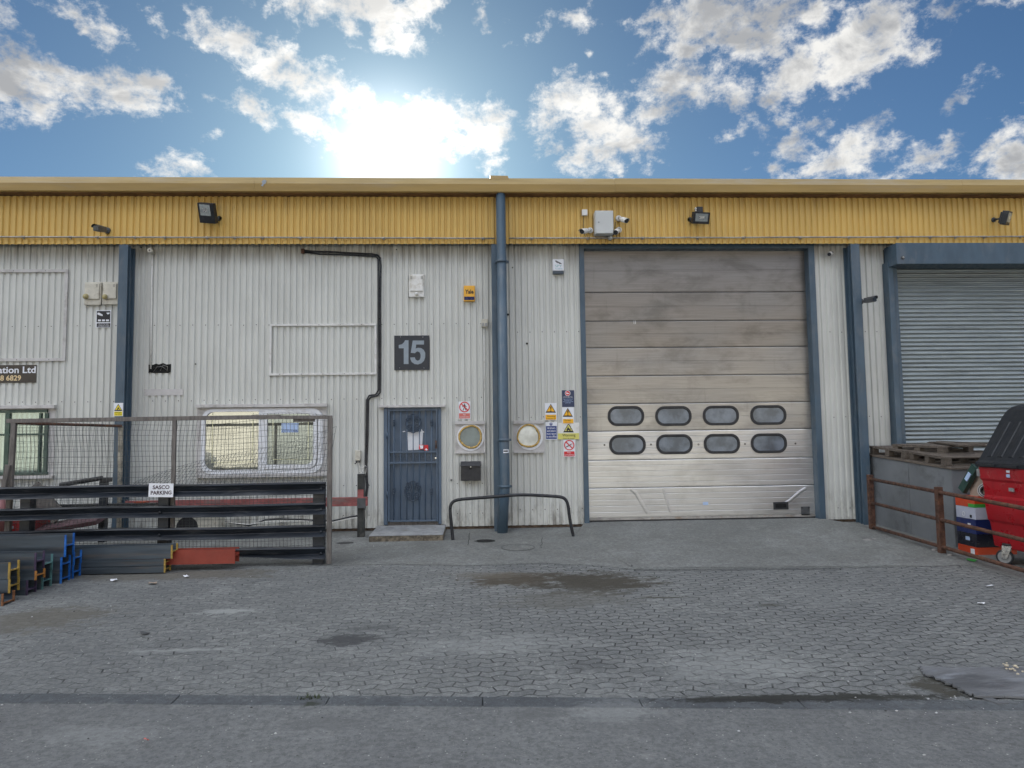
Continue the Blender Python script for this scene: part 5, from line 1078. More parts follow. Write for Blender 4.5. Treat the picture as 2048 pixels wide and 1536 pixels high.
# ------------------------------------------------------------------ steel sections stacked on the left
def hbeam(label, px, ya, yb, Y, w, endcol, xleft=-12.5, body=None, t=0.010, end_len=0.022):
    body = body or M['mill']; z1, z0 = P(px, ya, Y).z, P(px, yb, Y).z; xR = P(px, (ya+yb)/2, Y).x
    o = thing('steel_beam', label, 'steel beam', (xR, Y, z0), 'steel beams stacked in front of the fence'); zm = (z0+z1)/2
    def sec(b, xa, xb, mat, e=0.0):
        b.box(xa, xb, Y-e, Y+t+e, z0-e, z1+e, mat); b.box(xa, xb, Y+w-t-e, Y+w+e, z0-e, z1+e, mat); b.box(xa, xb, Y+t+e, Y+w-t-e, zm-t*0.5-e, zm+t*0.5+e, mat)
    b = MB(); sec(b, xleft, xR-end_len, body); b.build('beam_body', o)
    b = MB(); sec(b, xR-end_len, xR, endcol, 0.0012); b.build('painted_end', o); return o
CB = pm('end_blue', (0.010, 0.10, 0.38), 0.45, 0, 0.3, 12, (1, 1, 1), (0.05, 0.2, 0.5), 0.5, 12); CY = pm('end_yellow', (0.33, 0.22, 0.045), 0.6, 0, 0.3, 14, (1, 1, 1), (0.15, 0.09, 0.04), 0.6, 9)
CO = pm('end_orange', (0.34, 0.15, 0.035), 0.6, 0, 0.3, 14); CP = pm('end_purple', (0.055, 0.038, 0.075), 0.55, 0, 0.25, 12); CT = pm('end_teal', (0.075, 0.17, 0.17), 0.55, 0, 0.3, 14); CBR = pm('end_rust', (0.20, 0.085, 0.035), 0.75, 0, 0.4, 14)
hbeam('dark beam with a bright blue end on top of the stack', 132, 1070, 1114, -3.28, 0.19, CB)
hbeam('blue ended beam directly under the topmost beam, upper of two', 124, 1115, 1143, -3.30, 0.19, CB)
hbeam('blue ended beam at ground level under the topmost beam', 123, 1144, 1172, -3.30, 0.19, CB)
hbeam('blue ended beam behind the topmost stack, upper of two', 149, 1104, 1130, -3.05, 0.17, CB)
hbeam('blue ended beam behind the topmost stack, at ground level', 147, 1131, 1158, -3.05, 0.17, CB)
hbeam('long beam with a yellow end reaching furthest right of the grey ones', 345, 1090, 1117, -2.86, 0.17, CY)
hbeam('yellow ended beam second in the low grey pile', 331, 1118, 1131, -2.88, 0.17, CY)
hbeam('yellow ended beam at the bottom of the low grey pile', 331, 1132, 1145, -2.88, 0.17, CY)
hbeam('red oxide painted beam reaching out at the right end of the stack', 470, 1098, 1127, -2.76, 0.17, M['oxide'], P(250, 1110, -2.7).x, M['oxide'], 0.010, 0.02)
hbeam('teal ended beam on the second row, upper of two', 88, 1113, 1145, -3.58, 0.18, CT)
hbeam('teal ended beam on the second row, lower of two', 86, 1146, 1179, -3.58, 0.18, CT)
hbeam('purple ended beam on top of the third row', 72, 1106, 1141, -3.82, 0.17, CP)
hbeam('orange ended beam in the middle of the third row', 73, 1142, 1160, -3.82, 0.17, CO)
hbeam('purple ended beam at the bottom of the third row', 55, 1161, 1200, -3.84, 0.17, CP)
hbeam('yellow ended beam on top of the front row', 20, 1125, 1158, -4.12, 0.17, CY)
hbeam('yellow ended beam in the middle of the front row', 20, 1159, 1186, -4.12, 0.17, CY)
hbeam('rusty brown ended beam at the bottom of the front row', 6, 1188, 1226, -4.28, 0.2, CBR)

# ------------------------------------------------------------------ right side: rail, steel box, pallets, boxes, bin
X_R = 6.48
rl = thing('rusty_railing', 'rusty steel railing with three tube rails in front of the grey box', 'railing', (X_R, -2.7, gz(-2.7)))
pst = [YX(1745, 1060, X_R).y, YX(1884, 1108, X_R).y]; pst.append(2*pst[1]-pst[0])
for i, y in enumerate(pst):
    zt_ = YX(1745, 950, X_R).z if i == 0 else YX(1884, 974.5, X_R).z
    b = MB(); b.box(X_R-0.04, X_R+0.04, y-0.04, y+0.04, gz(y)-0.2, gz(y)+(zt_-gz(pst[min(i, 1)])), M['rust']); b.build('post', rl, 0.004)
for ya, yb in ((958.5, 985), (1006, 1040), (1054, 1094)):
    z0 = YX(1748, ya, X_R).z; z1 = YX(1886, yb, X_R).z; sl = (z1-z0)/(pst[1]-pst[0])
    b = MB(); b.tube([(X_R-0.005, pst[0]+0.03, z0), (X_R-0.005, pst[1], z1), (X_R-0.005, -8.0, z1+sl*(-8.0-pst[1]))], 0.027, M['rust'], 12); b.build('tube_rail', rl)
# steel box
bx = 6.93; byf = YX(1912, 1095, bx).y; byb = -0.06; bz = YX(1912, 940, bx).z; bzb = YX(1744, 911, bx).z
o = thing('steel_box', 'large plain grey steel box beside the shutter', 'steel box', (bx, byf, gz(byf)))
b = MB(); b.hexa([(bx, byf, gz(byf)-0.05), (bx+1.35, byf, gz(byf)-0.05), (bx+1.35, byb, -0.1), (bx-0.05, byb, -0.1), (bx, byf, bz), (bx+1.35, byf, bz), (bx+1.35, byb, bzb), (bx-0.05, byb, bzb)], M['boxgrey']); b.build('box_body', o, 0.006)
ym = YX(1820, 1000, bx-0.02).y; b = MB(); b.box(bx-0.034, bx-0.015, ym-0.012, ym+0.012, gz(ym), bz+(bzb-bz)*(ym-byf)/(byb-byf)-0.01, M['boxgrey']); b.build('seam', o); b = MB(); b.box(bx-0.008, bx+0.03, byf-0.008, byf+0.03, gz(byf), bz-0.01, M['boxgrey']); b.build('seam', o)
b = MB(); b.hexa([(bx-0.02, byf-0.02, bz), (bx+1.37, byf-0.02, bz), (bx+1.37, byb, bzb), (bx-0.07, byb, bzb), (bx-0.02, byf-0.02, bz+0.035), (bx+1.37, byf-0.02, bz+0.035), (bx+1.37, byb, bzb+0.035), (bx-0.07, byb, bzb+0.035)], M['plank']); b.build('timber_rim', o, 0.004)
def pallet(label, c, rz, tilt=0.0, grp='pallets on the steel box'):
    o = thing('pallet', label, 'pallet', c, grp); R = Euler((tilt, 0, rz)).to_matrix(); c = Vector(c); L, Wd = 1.15, 1.0
    def pc(b, x, y, z, sx, sy, sz): b.obox(c+R @ Vector((x, y, z)), (sx, sy, sz), R, M['plank'])
    b = MB(); [pc(b, 0, -Wd/2+0.05+i*(Wd-0.1)/6, 0.131, L, random.uniform(0.085, 0.10), 0.018) for i in range(7)]; b.build('deck', o, 0.002)
    b = MB(); [pc(b, -L/2+0.05+i*(L-0.1)/2, 0, 0.112, 0.1, Wd, 0.018) for i in range(3)]; b.build('stringer', o, 0.002)
    b = MB(); None
    for i in range(3):
        for j in range(3): b = MB(); pc(b, -L/2+0.06+i*(L-0.12)/2, -Wd/2+0.06+j*(Wd-0.12)/2, 0.062, 0.1, 0.11, 0.08); b.build('block', o, 0.003)
    b = MB(); [pc(b, 0, -Wd/2+0.06+j*(Wd-0.12)/2, 0.011, L, 0.1, 0.018) for j in range(3)]; b.build('base_board', o, 0.002)
    return o
zm_ = (bz+bzb)/2
tl_ = math.atan((bzb-bz)/(byb-byf))
pallet('weathered pallet on the steel box next to the wall', (bx+0.55, -0.62, bz+(bzb-bz)*(-0.62-byf)/(byb-byf)+0.038), rad(2), tl_)
pallet('weathered pallet on the steel box nearer the red bin', (bx+0.57, -1.72, bz+(bzb-bz)*(-1.72-byf)/(byb-byf)+0.038), rad(-4), tl_)
pallet('broken pallet lying skewed across the two lower pallets', (bx+0.72, -1.05, bz+0.205), rad(14), rad(1.5))
b = MB(); zz = bz+0.345
for i, (x, y, a) in enumerate(((bx+0.75, -1.15, 78), (bx+0.95, -1.0, 84), (bx+0.6, -1.35, 70), (bx+1.1, -1.1, 90))): b.obox((x, y, zz+0.012+i*0.004), (1.5, 0.10, 0.022), Euler((0, rad(-1.0), rad(a))), M['plank'])
tag(b.build('loose_planks'), 'loose grey planks lying across the two pallets', 'planks')
# cartons
sx_ = 6.86; y1_ = YX(1914, 1060, sx_).y; y0_ = YX(1952, 1060, sx_).y
def carton(label, ya, yb, mat, dx, extra=0.0, name='carton', parts=None):
    z1, z0 = YX(1952, ya, sx_).z, YX(1952, yb, sx_).z
    o = thing(name, label, 'box', (sx_+0.2, (y0_+y1_)/2, z0), 'produce boxes between the steel box and the bin'); b = MB(); b.box(sx_+extra, sx_+0.42+dx, y0_-extra, y1_, z0+0.002, z1, mat); b.build('box_body', o, 0.003); return o, z0, z1
o, z0, z1 = carton('orange produce box at the bottom of the carton stack', 1095, 1122, M['orange'], 0.15); b = MB(); b.box(sx_+0.12, sx_+0.3, y0_-0.003, y0_-0.001, z0+0.04, z0+0.07, M['swhite']); b.box(sx_-0.003, sx_-0.001, y0_+0.05, y0_+0.13, z0+0.06, z0+0.16, M['swhite']); b.build('printed_label', o)
o, z0, z1 = carton('glossy black produce box second from the bottom', 1069, 1095, M['blackbox'], 0.02, 0.002); b = MB(); b.box(sx_-0.003, sx_+0.001, y0_+0.14, y0_+0.22, z0+0.08, z0+0.13, M['paleb']); b.build('printed_label', o)
o, z0, z1 = carton('navy produce box in the middle of the carton stack', 1040, 1069, M['navybox'], 0.03); b = MB(); b.box(sx_-0.003, sx_-0.001, y0_+0.10, y0_+0.16, z0+0.10, z0+0.14, M['swhite']); b.build('printed_label', o)
o, z0, z1 = carton('pale lilac produce box near the top of the carton stack', 1016, 1040, M['whitebox'], 0.02, 0.003); b = MB(); b.ring((sx_-0.0, y0_+0.24, z0+0.06), (-1, 0, 0), 0.022, 0.032, 0.004, M['swhite'], 18); b.box(sx_-0.0015, sx_+0.002, y0_+0.07, y0_+0.11, z0+0.02, z0+0.06, M['sblack']); b.build('printed_label', o)
o, z0, z1 = carton('orange and green open crate on top of the carton stack', 995, 1016, M['orange'], 0.06); b = MB(); b.box(sx_-0.003, sx_+0.25, y0_-0.003, y0_+0.13, z0+0.001, z0+0.05, M['greenc']); b.build('printed_label', o)
ztop_ = YX(1952, 995, sx_).z
b = MB(); b.obox((sx_+0.12, y0_+0.25, ztop_+0.24), (0.06, 0.13, 0.42), Euler((rad(30), rad(12), 0)), M['dkgreen']); b.obox((sx_+0.082, y0_+0.22, ztop_+0.27), (0.012, 0.07, 0.12), Euler((rad(30), rad(12), 0)), M['paleb']); tag(b.build('green_carton'), 'flattened dark green carton leaning on top of the crate', 'carton')
b = MB(); b.obox((sx_+0.24, y0_+0.10, ztop_+0.30), (0.04, 0.20, 0.38), Euler((rad(-14), rad(10), 0)), M['card']); b.obox((sx_+0.18, y0_+0.17, ztop_+0.13), (0.03, 0.28, 0.30), Euler((rad(-24), rad(14), 0)), M['card']); tag(b.build('cardboard_sheets'), 'brown cardboard sheets wedged between the crate and the red bin', 'cardboard')
b = MB(); c = Vector((sx_+0.16, y0_-0.02, ztop_+0.09)); axr = Vector((-0.8, -0.6, 0.1)).normalized()
for k in range(4): b.ring(c+axr*0.012*k, axr, 0.05, 0.105-k*0.014, 0.05, M['blackmatt'] if k % 2 else M['trim'], 24)
tag(b.build('tape_roll'), 'black and white banded roll lying on the crate', 'roll')
# red bin, long side facing left, lid rising to the right
bn = thing('wheeled_bin', 'big red wheeled bin with a sloping black lid at the right edge', 'bin', (7.4, -3.6, gz(-3.6)))
xf = 6.80; cy_ = YX(1957, 929, xf).y; cz_ = YX(1957, 929, xf).z; yn = cy_-1.40; zb0 = gz(-3.3)+0.20
def body_pt(x, y, z): return Vector((x, y, z))
b = MB(); ins = 0.12
top = [(xf, cy_), (xf+1.05, cy_), (xf+1.05, yn), (xf, yn)]; bot = [(xf+0.06, cy_-ins), (xf+0.95, cy_-ins), (xf+0.95, yn+ins), (xf+0.06, yn+ins)]
lv = []
for t in (0.0, 0.30, 0.33, 0.60, 0.63, 0.80, 0.83, 0.94, 1.0):
    zz = zb0+(cz_-zb0)*t; e = 0.014 if t in (0.33, 0.60, 0.83, 0.94) else 0.0
    lv.append([Vector((p[0]+(q[0]-p[0])*t+(-e if i in (0, 3) else e), p[1]+(q[1]-p[1])*t+(e if i in (0, 1) else -e), zz)) for i, (p, q) in enumerate(zip(bot, top))])
n = 4; V = [p for l in lv for p in l]
b.add(V, [(L_*n+j, L_*n+(j+1) % n, (L_+1)*n+(j+1) % n, (L_+1)*n+j) for L_ in range(len(lv)-1) for j in range(n)]+[(0, 1, 2, 3)], M['red']); b.build('bin_body', bn, 0.02, 3)
lidp = [(xf-0.025, cz_-0.03), (xf-0.03, cz_+0.03), (xf+0.02, cz_+0.06)]
pk = YX(2010, 832, xf+0.42); pk2 = YX(2022, 816, xf+0.52)
lidp += [(xf+0.40, pk.z), (xf+0.46, pk.z+0.07), (xf+0.54, pk2.z+0.015), (xf+0.66, pk2.z+0.05), (xf+1.05, pk2.z+0.02), (xf+1.1, cz_+0.05), (xf+1.08, cz_-0.03)]
b = MB(); b.prism([(x, cy_+0.03, z) for x, z in lidp], (0, yn-cy_-0.06, 0), M['lid']); b.build('lid', bn, 0.012, 2)
d_ = Vector((0.38, 0, pk.z-cz_-0.06)); nrm_ = Vector((-d_.z, 0, d_.x)).normalized()
for i in range(7):
    y = cy_-0.10-i*0.19; p0 = Vector((xf+0.05, y, cz_+0.10)); p1 = p0+d_*0.80; b = MB()
    b.hexa([p0, p0-Vector((0, 0.10, 0)), p1-Vector((0, 0.10, 0)), p1, p0+nrm_*0.018+d_*0.02-Vector((0, 0.012, 0)), p0+nrm_*0.018+d_*0.02-Vector((0, 0.088, 0)), p1+nrm_*0.018-d_*0.02-Vector((0, 0.088, 0)), p1+nrm_*0.018-d_*0.02-Vector((0, 0.012, 0))], M['lid']); b.build('lid_rib', bn, 0.006)
b = MB(); b.box(xf-0.05, xf-0.026, cy_-0.35, cy_-0.02, cz_-0.02, cz_+0.015, M['lid']); b.box(xf-0.05, xf-0.026, cy_-0.75, cy_-0.45, cz_-0.02, cz_+0.015, M['lid']); b.build('lid_handle', bn, 0.005)
b = MB(); b.box(xf-0.025, xf+0.02, cy_-0.03, cy_+0.018, cz_-0.16, cz_-0.06, M['grey']); b.build('trunnion', bn, 0.006)
b = MB(); 
for (a, c, w_, h_, mt) in ((2014, 943, 0.05, 0.03, M['swhite']), (2014, 951.5, 0.055, 0.04, M['paleb']), (2019, 979, 0.085, 0.045, M['grey'])):
    q = YX(a, c, xf-0.01); b.box(xf-0.022, xf-0.012, q.y-w_, q.y, q.z-h_/2, q.z+h_/2, mt)
b.build('label_sheet', bn)
def caster(x, y):
    w = bpy.data.objects.new('caster', None); COL.objects.link(w); w.parent = bn; w.location = Vector((x, y, gz(y)))-LOC[bn]; LOC[w] = Vector((x, y, gz(y)))
    c = Vector((x, y, gz(y)+0.098)); a = Vector((-0.75, -0.66, 0)).normalized(); b = MB(); b.cyl(c-a*0.025, c+a*0.025, 0.098, 0.098, M['blackmatt'], 26); b.build('tyre', w, 0.008)
    b = MB(); b.cyl(c-a*0.028, c+a*0.028, 0.076, 0.076, M['grey'], 22); b.cyl(c-a*0.04, c+a*0.04, 0.02, 0.02, M['chrome'], 12); b.build('rim', w)
    f = Vector((-a.y, a.x, 0)); b = MB()
    for s_ in (-1, 1):
        o_ = a*0.042*s_; b.hexa([c+o_-f*0.03-a*0.003-Vector((0, 0, 0.02)), c+o_+f*0.03-a*0.003-Vector((0, 0, 0.02)), c+o_+f*0.03+a*0.003-Vector((0, 0, 0.02)), c+o_-f*0.03+a*0.003-Vector((0, 0, 0.02)), c+o_-f*0.02-a*0.003+Vector((0, 0, 0.15)), c+o_+f*0.09-a*0.003+Vector((0, 0, 0.15)), c+o_+f*0.09+a*0.003+Vector((0, 0, 0.15)), c+o_-f*0.02+a*0.003+Vector((0, 0, 0.15))], M['chrome'])
    b.cyl(c+f*0.035+Vector((0, 0, 0.15)), c+f*0.035+Vector((0, 0, 0.175)), 0.06, 0.06, M['blackmatt'], 16); b.build('fork', w)
wq = G(2008, 1129); caster(wq.x+0.02, wq.y); caster(wq.x+0.8, wq.y+0.05); caster(wq.x+0.02, wq.y-0.95); caster(wq.x+0.8, wq.y-0.95)

# ------------------------------------------------------------------ bits on the ground
pl = thing('steel_plate', 'dark scuffed plate lying on the paving by the kerb', 'plate', G(1950, 1360))
pp = [(1838, 1330), (1905, 1334), (2060, 1334), (2260, 1336), (2260, 1392), (2060, 1391), (1950, 1392), (1924, 1380), (1900, 1368), (1866, 1352), (1846, 1346)]
M['plate'] = pm('scuffed_plate', (0.125, 0.13, 0.135), 0.6, 0.0, 0.3, 2.2, (1, 2.5, 1), (0.23, 0.245, 0.265), 0.85, 2.0, 0.3, 40)
b = MB(); V = []
for (a, c), (d, e) in zip(pp, pp[1:]+pp[:1]):
    for t in range(9):
        u = t/9; q = G(a+(d-a)*u, c+(e-c)*u, 0.024); w_ = 0.022 if t else 0.006
        V.append(q+Vector((random.uniform(-w_, w_), random.uniform(-w_, w_)*0.8, 0.012*mnoise.noise(q*3))))
b.prism(V, (0, 0, -0.014), M['plate']); b.build('plate_sheet', pl, 0.003)
b = MB(); V = [G(a, c, 0.012) for a, c in ((1960, 1394), (1980, 1393), (1998, 1402), (2012, 1401), (2018, 1405), (1996, 1407))]; b.prism(V, (0, 0, -0.008), M['plate']); tag(b.build('plate_fragment'), 'broken strip of dark plate lying on the road beyond the kerb', 'fragment')
b = MB(); c = G(2026, 1337, 0.05)
for i in range(14): q = c+Vector((random.gauss(0, 0.035), random.gauss(0, 0.05), random.uniform(-0.01, 0.015))); b.sphere(q, random.uniform(0.008, 0.02), flat('pale_rubble', (0.50, 0.44, 0.33), 0.9), 6, (1, 1, 0.6))
tag(b.build('sand_heap'), 'small heap of pale rubble on the dark plate', 'rubble')
b = MB()                                                               # scatter of grit and crumbs
gm = [flat('grit_light', (0.42, 0.42, 0.41), 0.9), flat('grit_white', (0.5, 0.5, 0.5), 0.8), flat('grit_dark', (0.06, 0.06, 0.06), 0.9)]
def road_z(x, y): return gz(y) if y > kerb_y(x) else zk(x)
for i in range(420):
    x, y = random.uniform(-6, 7), random.uniform(-9.5, -1.2)
    if i > 300: x, y = random.gauss(3.4, 0.6), kerb_y(3.4)-0.02+random.gauss(0, 0.10)
    r_ = random.choice((0.003, 0.004, 0.005, 0.007, 0.010)); b.sphere((x, y, road_z(x, y)+r_*0.35), r_, random.choice(gm), 5, (1.2, 0.8, 0.7))
g_ = b.build('gravel'); g_['kind'] = 'stuff'; g_['label'] = 'loose grit and pebbles scattered over the yard and road'; g_['category'] = 'gravel'
def scrap(label, px, py, s, mat, grp='scraps of litter on the paving'):
    c = G(px, py, 0.004); c.z = road_z(c.x, c.y)+0.012; b = MB(); n = 7; V = []
    for k in range(n): a = 2*math.pi*k/n; q = s*random.uniform(0.6, 1.1); V.append(c+Vector((q*math.cos(a), q*0.8*math.sin(a), random.uniform(-0.004, 0.02))))
    b.add(V+[c+Vector((0, 0, 0.012))], [(k, (k+1) % n, n) for k in range(n)], mat); o = b.build('paper_scrap'); so = o.modifiers.new('t', 'SOLIDIFY'); so.thickness = 0.002
    return tag(o, label, 'litter', grp)
scrap('white crumpled paper below the red oxide beam', 373, 1154, 0.045, M['swhite'])
scrap('long pale scrap in front of the yellow ended beams', 228, 1162, 0.06, M['swhite'])
scrap('mottled scrap near the foot of the low beam pile', 306, 1168, 0.06, M['card'])
scrap('dark sliver lying on the left paving', 290, 1268, 0.05, M['darkgrey'])
scrap('white scrap on the right paving in front of the railing', 1982, 1174, 0.05, M['swhite'])
scrap('white scrap on the paving between ramp and plate', 1962, 1209, 0.045, M['swhite'])
scrap('red sliver on the road at the lower left', 293, 1494, 0.018, M['sredface'])
scrap('green wrapper under the lowest tube rail', 1945, 1122, 0.09, M['greenc'])
b = MB(); c = G(622, 1397, 0.004)
for i in range(60):
    a = random.uniform(0, 6.28); q = c+Vector((random.gauss(0, 0.05), random.gauss(0, 0.02), 0)); q.z = gz(q.y)+0.006; e = Vector((math.cos(a), math.sin(a), 0))*random.uniform(0.01, 0.03)+Vector((0, 0, random.uniform(0.01, 0.035))); s_ = Vector((-e.y, e.x, 0)).normalized()*0.004
    b.add([q-s_, q+s_, q+e], [(0, 1, 2)], flat('moss_green', (0.05, 0.065, 0.03), 0.9))
w_ = b.build('weeds'); w_['kind'] = 'stuff'; w_['label'] = 'tuft of dark moss and weeds in the kerb joint'; w_['category'] = 'weeds'
b = MB()
for (px, py, s_) in ((1660, 1056, 0.04), (1685, 1058, 0.035), (1735, 1082, 0.07), (1748, 1080, 0.05), (1727, 1080, 0.05), (1160, 1050, 0.03), (1176, 1052, 0.025), (1870, 1100, 0.04), (1900, 1110, 0.03)): b.sphere(G(px, py, s_*0.3), s_, flat('rubble_grey', (0.25, 0.24, 0.23), 0.9), 7, (1.3, 0.9, 0.6))
r2 = b.build('rubble'); r2['kind'] = 'stuff'; r2['label'] = 'lumps of broken concrete by the column and railing'; r2['category'] = 'rubble'

# ------------------------------------------------------------------ the unit across the road, behind the camera (seen in the glass, bounces the sun)
op = thing('opposite_warehouse', 'pale warehouse across the road, mirrored in the office window', 'building', (0, -36, 0))
b = MB(); b.box(-60, 60, -46, -36, -1.5, 4.9, M['cream']); b.build('wall', op)
b = MB(); b.box(-60.2, 60.2, -46.2, -35.7, 4.9, 5.5, M['roofgrey']); b.build('roof', op)
for x in (-26, -13, 0, 13, 26):
    b = MB(); b.box(x-1.8, x+1.8, -36.1, -35.94, -0.4, 3.4, M['shutter']); b.build('roller_door', op)
    b = MB(); b.box(x+3.2, x+6.6, -36.1, -35.93, 1.0, 2.3, M['pane']); b.build('window', op)

vn = thing('white_van', 'white van parked across the road, mirrored in the office window', 'van', (-14.6, -25.0, -0.3))
vx, vy, vz = -16.6, -25.0, -0.34
b = MB(); side = [(-2.7, 0.35), (2.5, 0.35), (2.65, 0.9), (2.45, 1.25), (1.75, 1.45), (1.25, 2.25), (1.0, 2.4), (-2.65, 2.4), (-2.75, 2.2)]
b.prism([(vx+a, vy+0.95, vz+c) for a, c in side], (0, -1.9, 0), flat('van_white', (0.72, 0.73, 0.74), 0.3)); b.build('body', vn, 0.05, 3)
b = MB(); b.prism([(vx+a, vy+0.957, vz+c) for a, c in ((0.55, 1.45), (1.62, 1.45), (1.18, 2.15), (0.55, 2.15))], (0, -0.01, 0), M['lens']); b.build('side_window', vn)
for ax_ in (-1.7, 1.75):
    for sy_ in (0.9, -0.9):
        b = MB(); b.cyl((vx+ax_, vy+sy_-0.1, vz+0.35), (vx+ax_, vy+sy_+0.1, vz+0.35), 0.35, 0.35, M['blackmatt'], 20); b.build('wheel', vn)
ob_ = thing('added_brick_block', 'unseen brown brick block added behind the pale warehouse to tint the door reflection', 'building', (0, -48, 0))  # unseen block added so the upper door mirrors brown instead of bright sky
b = MB(); b.box(-70, 70, -60, -48, -1.6, 15, pm('brown_brick', (0.15, 0.105, 0.075), 0.85, 0, 0.15, 0.8)); b.build('wall', ob_)
b = MB(); b.box(-70.3, 70.3, -60.3, -47.7, 15, 15.5, M['roofgrey']); b.build('roof', ob_)
# ------------------------------------------------------------------ sky, sun, camera
sd_ = ray(778, 318).normalized(); az = math.atan2(sd_.x, sd_.y); el = math.asin(sd_.z)
world = bpy.data.worlds.new('World'); S.world = world; world.use_nodes = True
nt = world.node_tree; nt.nodes.clear(); k = NT(nt)
outw = k.n('ShaderNodeOutputWorld'); bg = k.n('ShaderNodeBackground'); bg.inputs['Strength'].default_value = 0.12; nt.links.new(bg.outputs[0], outw.inputs[0])
sky = k.n('ShaderNodeTexSky'); sky.sky_type = 'NISHITA'; sky.sun_disc = False; sky.sun_elevation = el; sky.sun_rotation = az; sky.altitude = 30; sky.air_density = 1.0; sky.dust_density = 0.6; sky.ozone_density = 1.6
dirv = k.n('ShaderNodeTexCoord').outputs['Generated']
dx, dy, dz = k.sep(dirv)
U = k.math('ARCTAN2', dx, dy); Vv = k.math('ARCSINE', dz)
# angle to the sun
dp_ = k.n('ShaderNodeVectorMath', operation='DOT_PRODUCT'); k.put(dp_.inputs[0], dirv); dp_.inputs[1].default_value = tuple(sd_)
ang = k.math('ARCCOSINE', k.math('MINIMUM', dp_.outputs['Value'], 0.999999))
# cloud field
dom = k.comb(k.math('MULTIPLY', U, 1.0), k.math('MULTIPLY', Vv, 1.35), 0.0)
n_a = k.noise(dom, 7.0, 9, 0.62, 0.25); n_b = k.noise(dom, 26.0, 8, 0.65, 0.2)
wu = k.math('ADD', U, k.math('MULTIPLY', k.math('SUBTRACT', k.noise(dom, 11.0, 5), 0.5), 0.05))
wv = k.math('ADD', Vv, k.math('MULTIPLY', k.math('SUBTRACT', k.noise(k.scale(dom, (1.1, 0.9, 1)), 12.0, 5), 0.5), 0.04))
BL = [(45, 155, 105, 62, 0), (150, 165, 90, 45, 10), (255, 185, 95, 52, -5), (300, 165, 60, 30, 0), (70, 215, 60, 25, -20),
      (150, 25, 80, 25, 22), (215, 45, 40, 22, 30), (70, 85, 26, 14, 25), (400, 25, 26, 20, 0), (300, 45, 24, 12, 20), (10, 20, 30, 20, 0),
      (430, 85, 60, 30, 18), (500, 105, 80, 38, 18), (590, 145, 90, 45, 22), (670, 180, 75, 48, 30), (725, 215, 50, 50, 45), (640, 250, 70, 22, 15), (515, 220, 38, 26, 30), (365, 330, 55, 26, -5), (420, 195, 18, 10, 0), (425, 262, 16, 9, -30),
      (600, 12, 75, 34, 5), (760, 15, 120, 40, 0), (790, 72, 55, 42, 30), (700, 50, 35, 25, 20), (860, 10, 60, 30, 0), (955, 25, 35, 20, 20),
      (900, 235, 80, 45, 10), (975, 250, 65, 45, -15), (940, 285, 70, 30, 10), (985, 330, 30, 20, 0),
      (1150, 225, 90, 62, -5), (1190, 270, 110, 50, 12), (1155, 300, 60, 35, 0), (1275, 285, 42, 22, 25), (1060, 245, 50, 14, 0),
      (1150, 42, 38, 24, -15), (1095, 65, 40, 12, -20), (1300, 85, 20, 32, 10), (1170, 110, 8, 10, 0),
      (1420, 30, 115, 48, 5), (1480, 78, 80, 30, 12), (1545, 18, 60, 36, 0), (1330, 28, 55, 26, 0), (1390, 95, 45, 26, 20), (1640, 22, 34, 30, 0),
      (1370, 175, 78, 44, 5), (1445, 192, 72, 34, 8), (1330, 210, 50, 30, -10), (1590, 155, 80, 50, -20), (1690, 118, 72, 48, -25), (1755, 62, 72, 58, -20), (1800, 18, 62, 28, 0), (1540, 195, 70, 30, -20), (1845, 100, 35, 18, -10),
      (1475, 262, 55, 22, -20), (1545, 240, 60, 30, -25), (1600, 300, 80, 34, 25), (1660, 330, 110, 34, -5), (1700, 290, 60, 28, -35), (1640, 250, 40, 16, 10), (1540, 330, 30, 14, 0),
      (1905, 205, 42, 13, -35), (1850, 320, 45, 34, -10), (1900, 290, 35, 24, -30), (1985, 292, 45, 16, -35), (2035, 320, 40, 40, 0), (1990, 5, 90, 16, 5), (2070, 260, 40, 20, -20), (1820, 345, 60, 12, 0)]
acc = None
for (cx, cy, rx, ry, an) in BL:
    d = ray(cx, cy).normalized(); u0 = math.atan2(d.x, d.y); v0 = math.asin(d.z); cu = math.cos(v0)
    e = ray(cx+1, cy).normalized(); su = abs(math.atan2(e.x, e.y)-u0); e2 = ray(cx, cy-1).normalized(); sv = abs(math.asin(e2.z)-v0)
    a = rad(-an); ca, sa = math.cos(a), math.sin(a); Rx, Ry = rx*1.18, ry*1.18
    # one mapping node per cloud: shift, turn, scale
    sub = k.comb(k.math('DIVIDE', k.math('SUBTRACT', wu, u0), su), k.math('DIVIDE', k.math('SUBTRACT', wv, v0), sv), 0.0)
    mp_ = k.n('ShaderNodeMapping', vector_type='TEXTURE'); k.put(mp_.inputs['Vector'], sub); mp_.inputs['Rotation'].default_value = (0, 0, a); mp_.inputs['Scale'].default_value = (Rx, Ry, 1)
    ln = k.n('ShaderNodeVectorMath', operation='LENGTH'); k.put(ln.inputs[0], mp_.outputs[0])
    pk = max(0.42, min(1.0, min(rx, ry)/42)); v_ = k.math('MULTIPLY', k.math('SUBTRACT', 1.0, ln.outputs['Value']), pk)
    acc = v_ if acc is None else k.math('SMOOTH_MAX', acc, v_, 0.18)
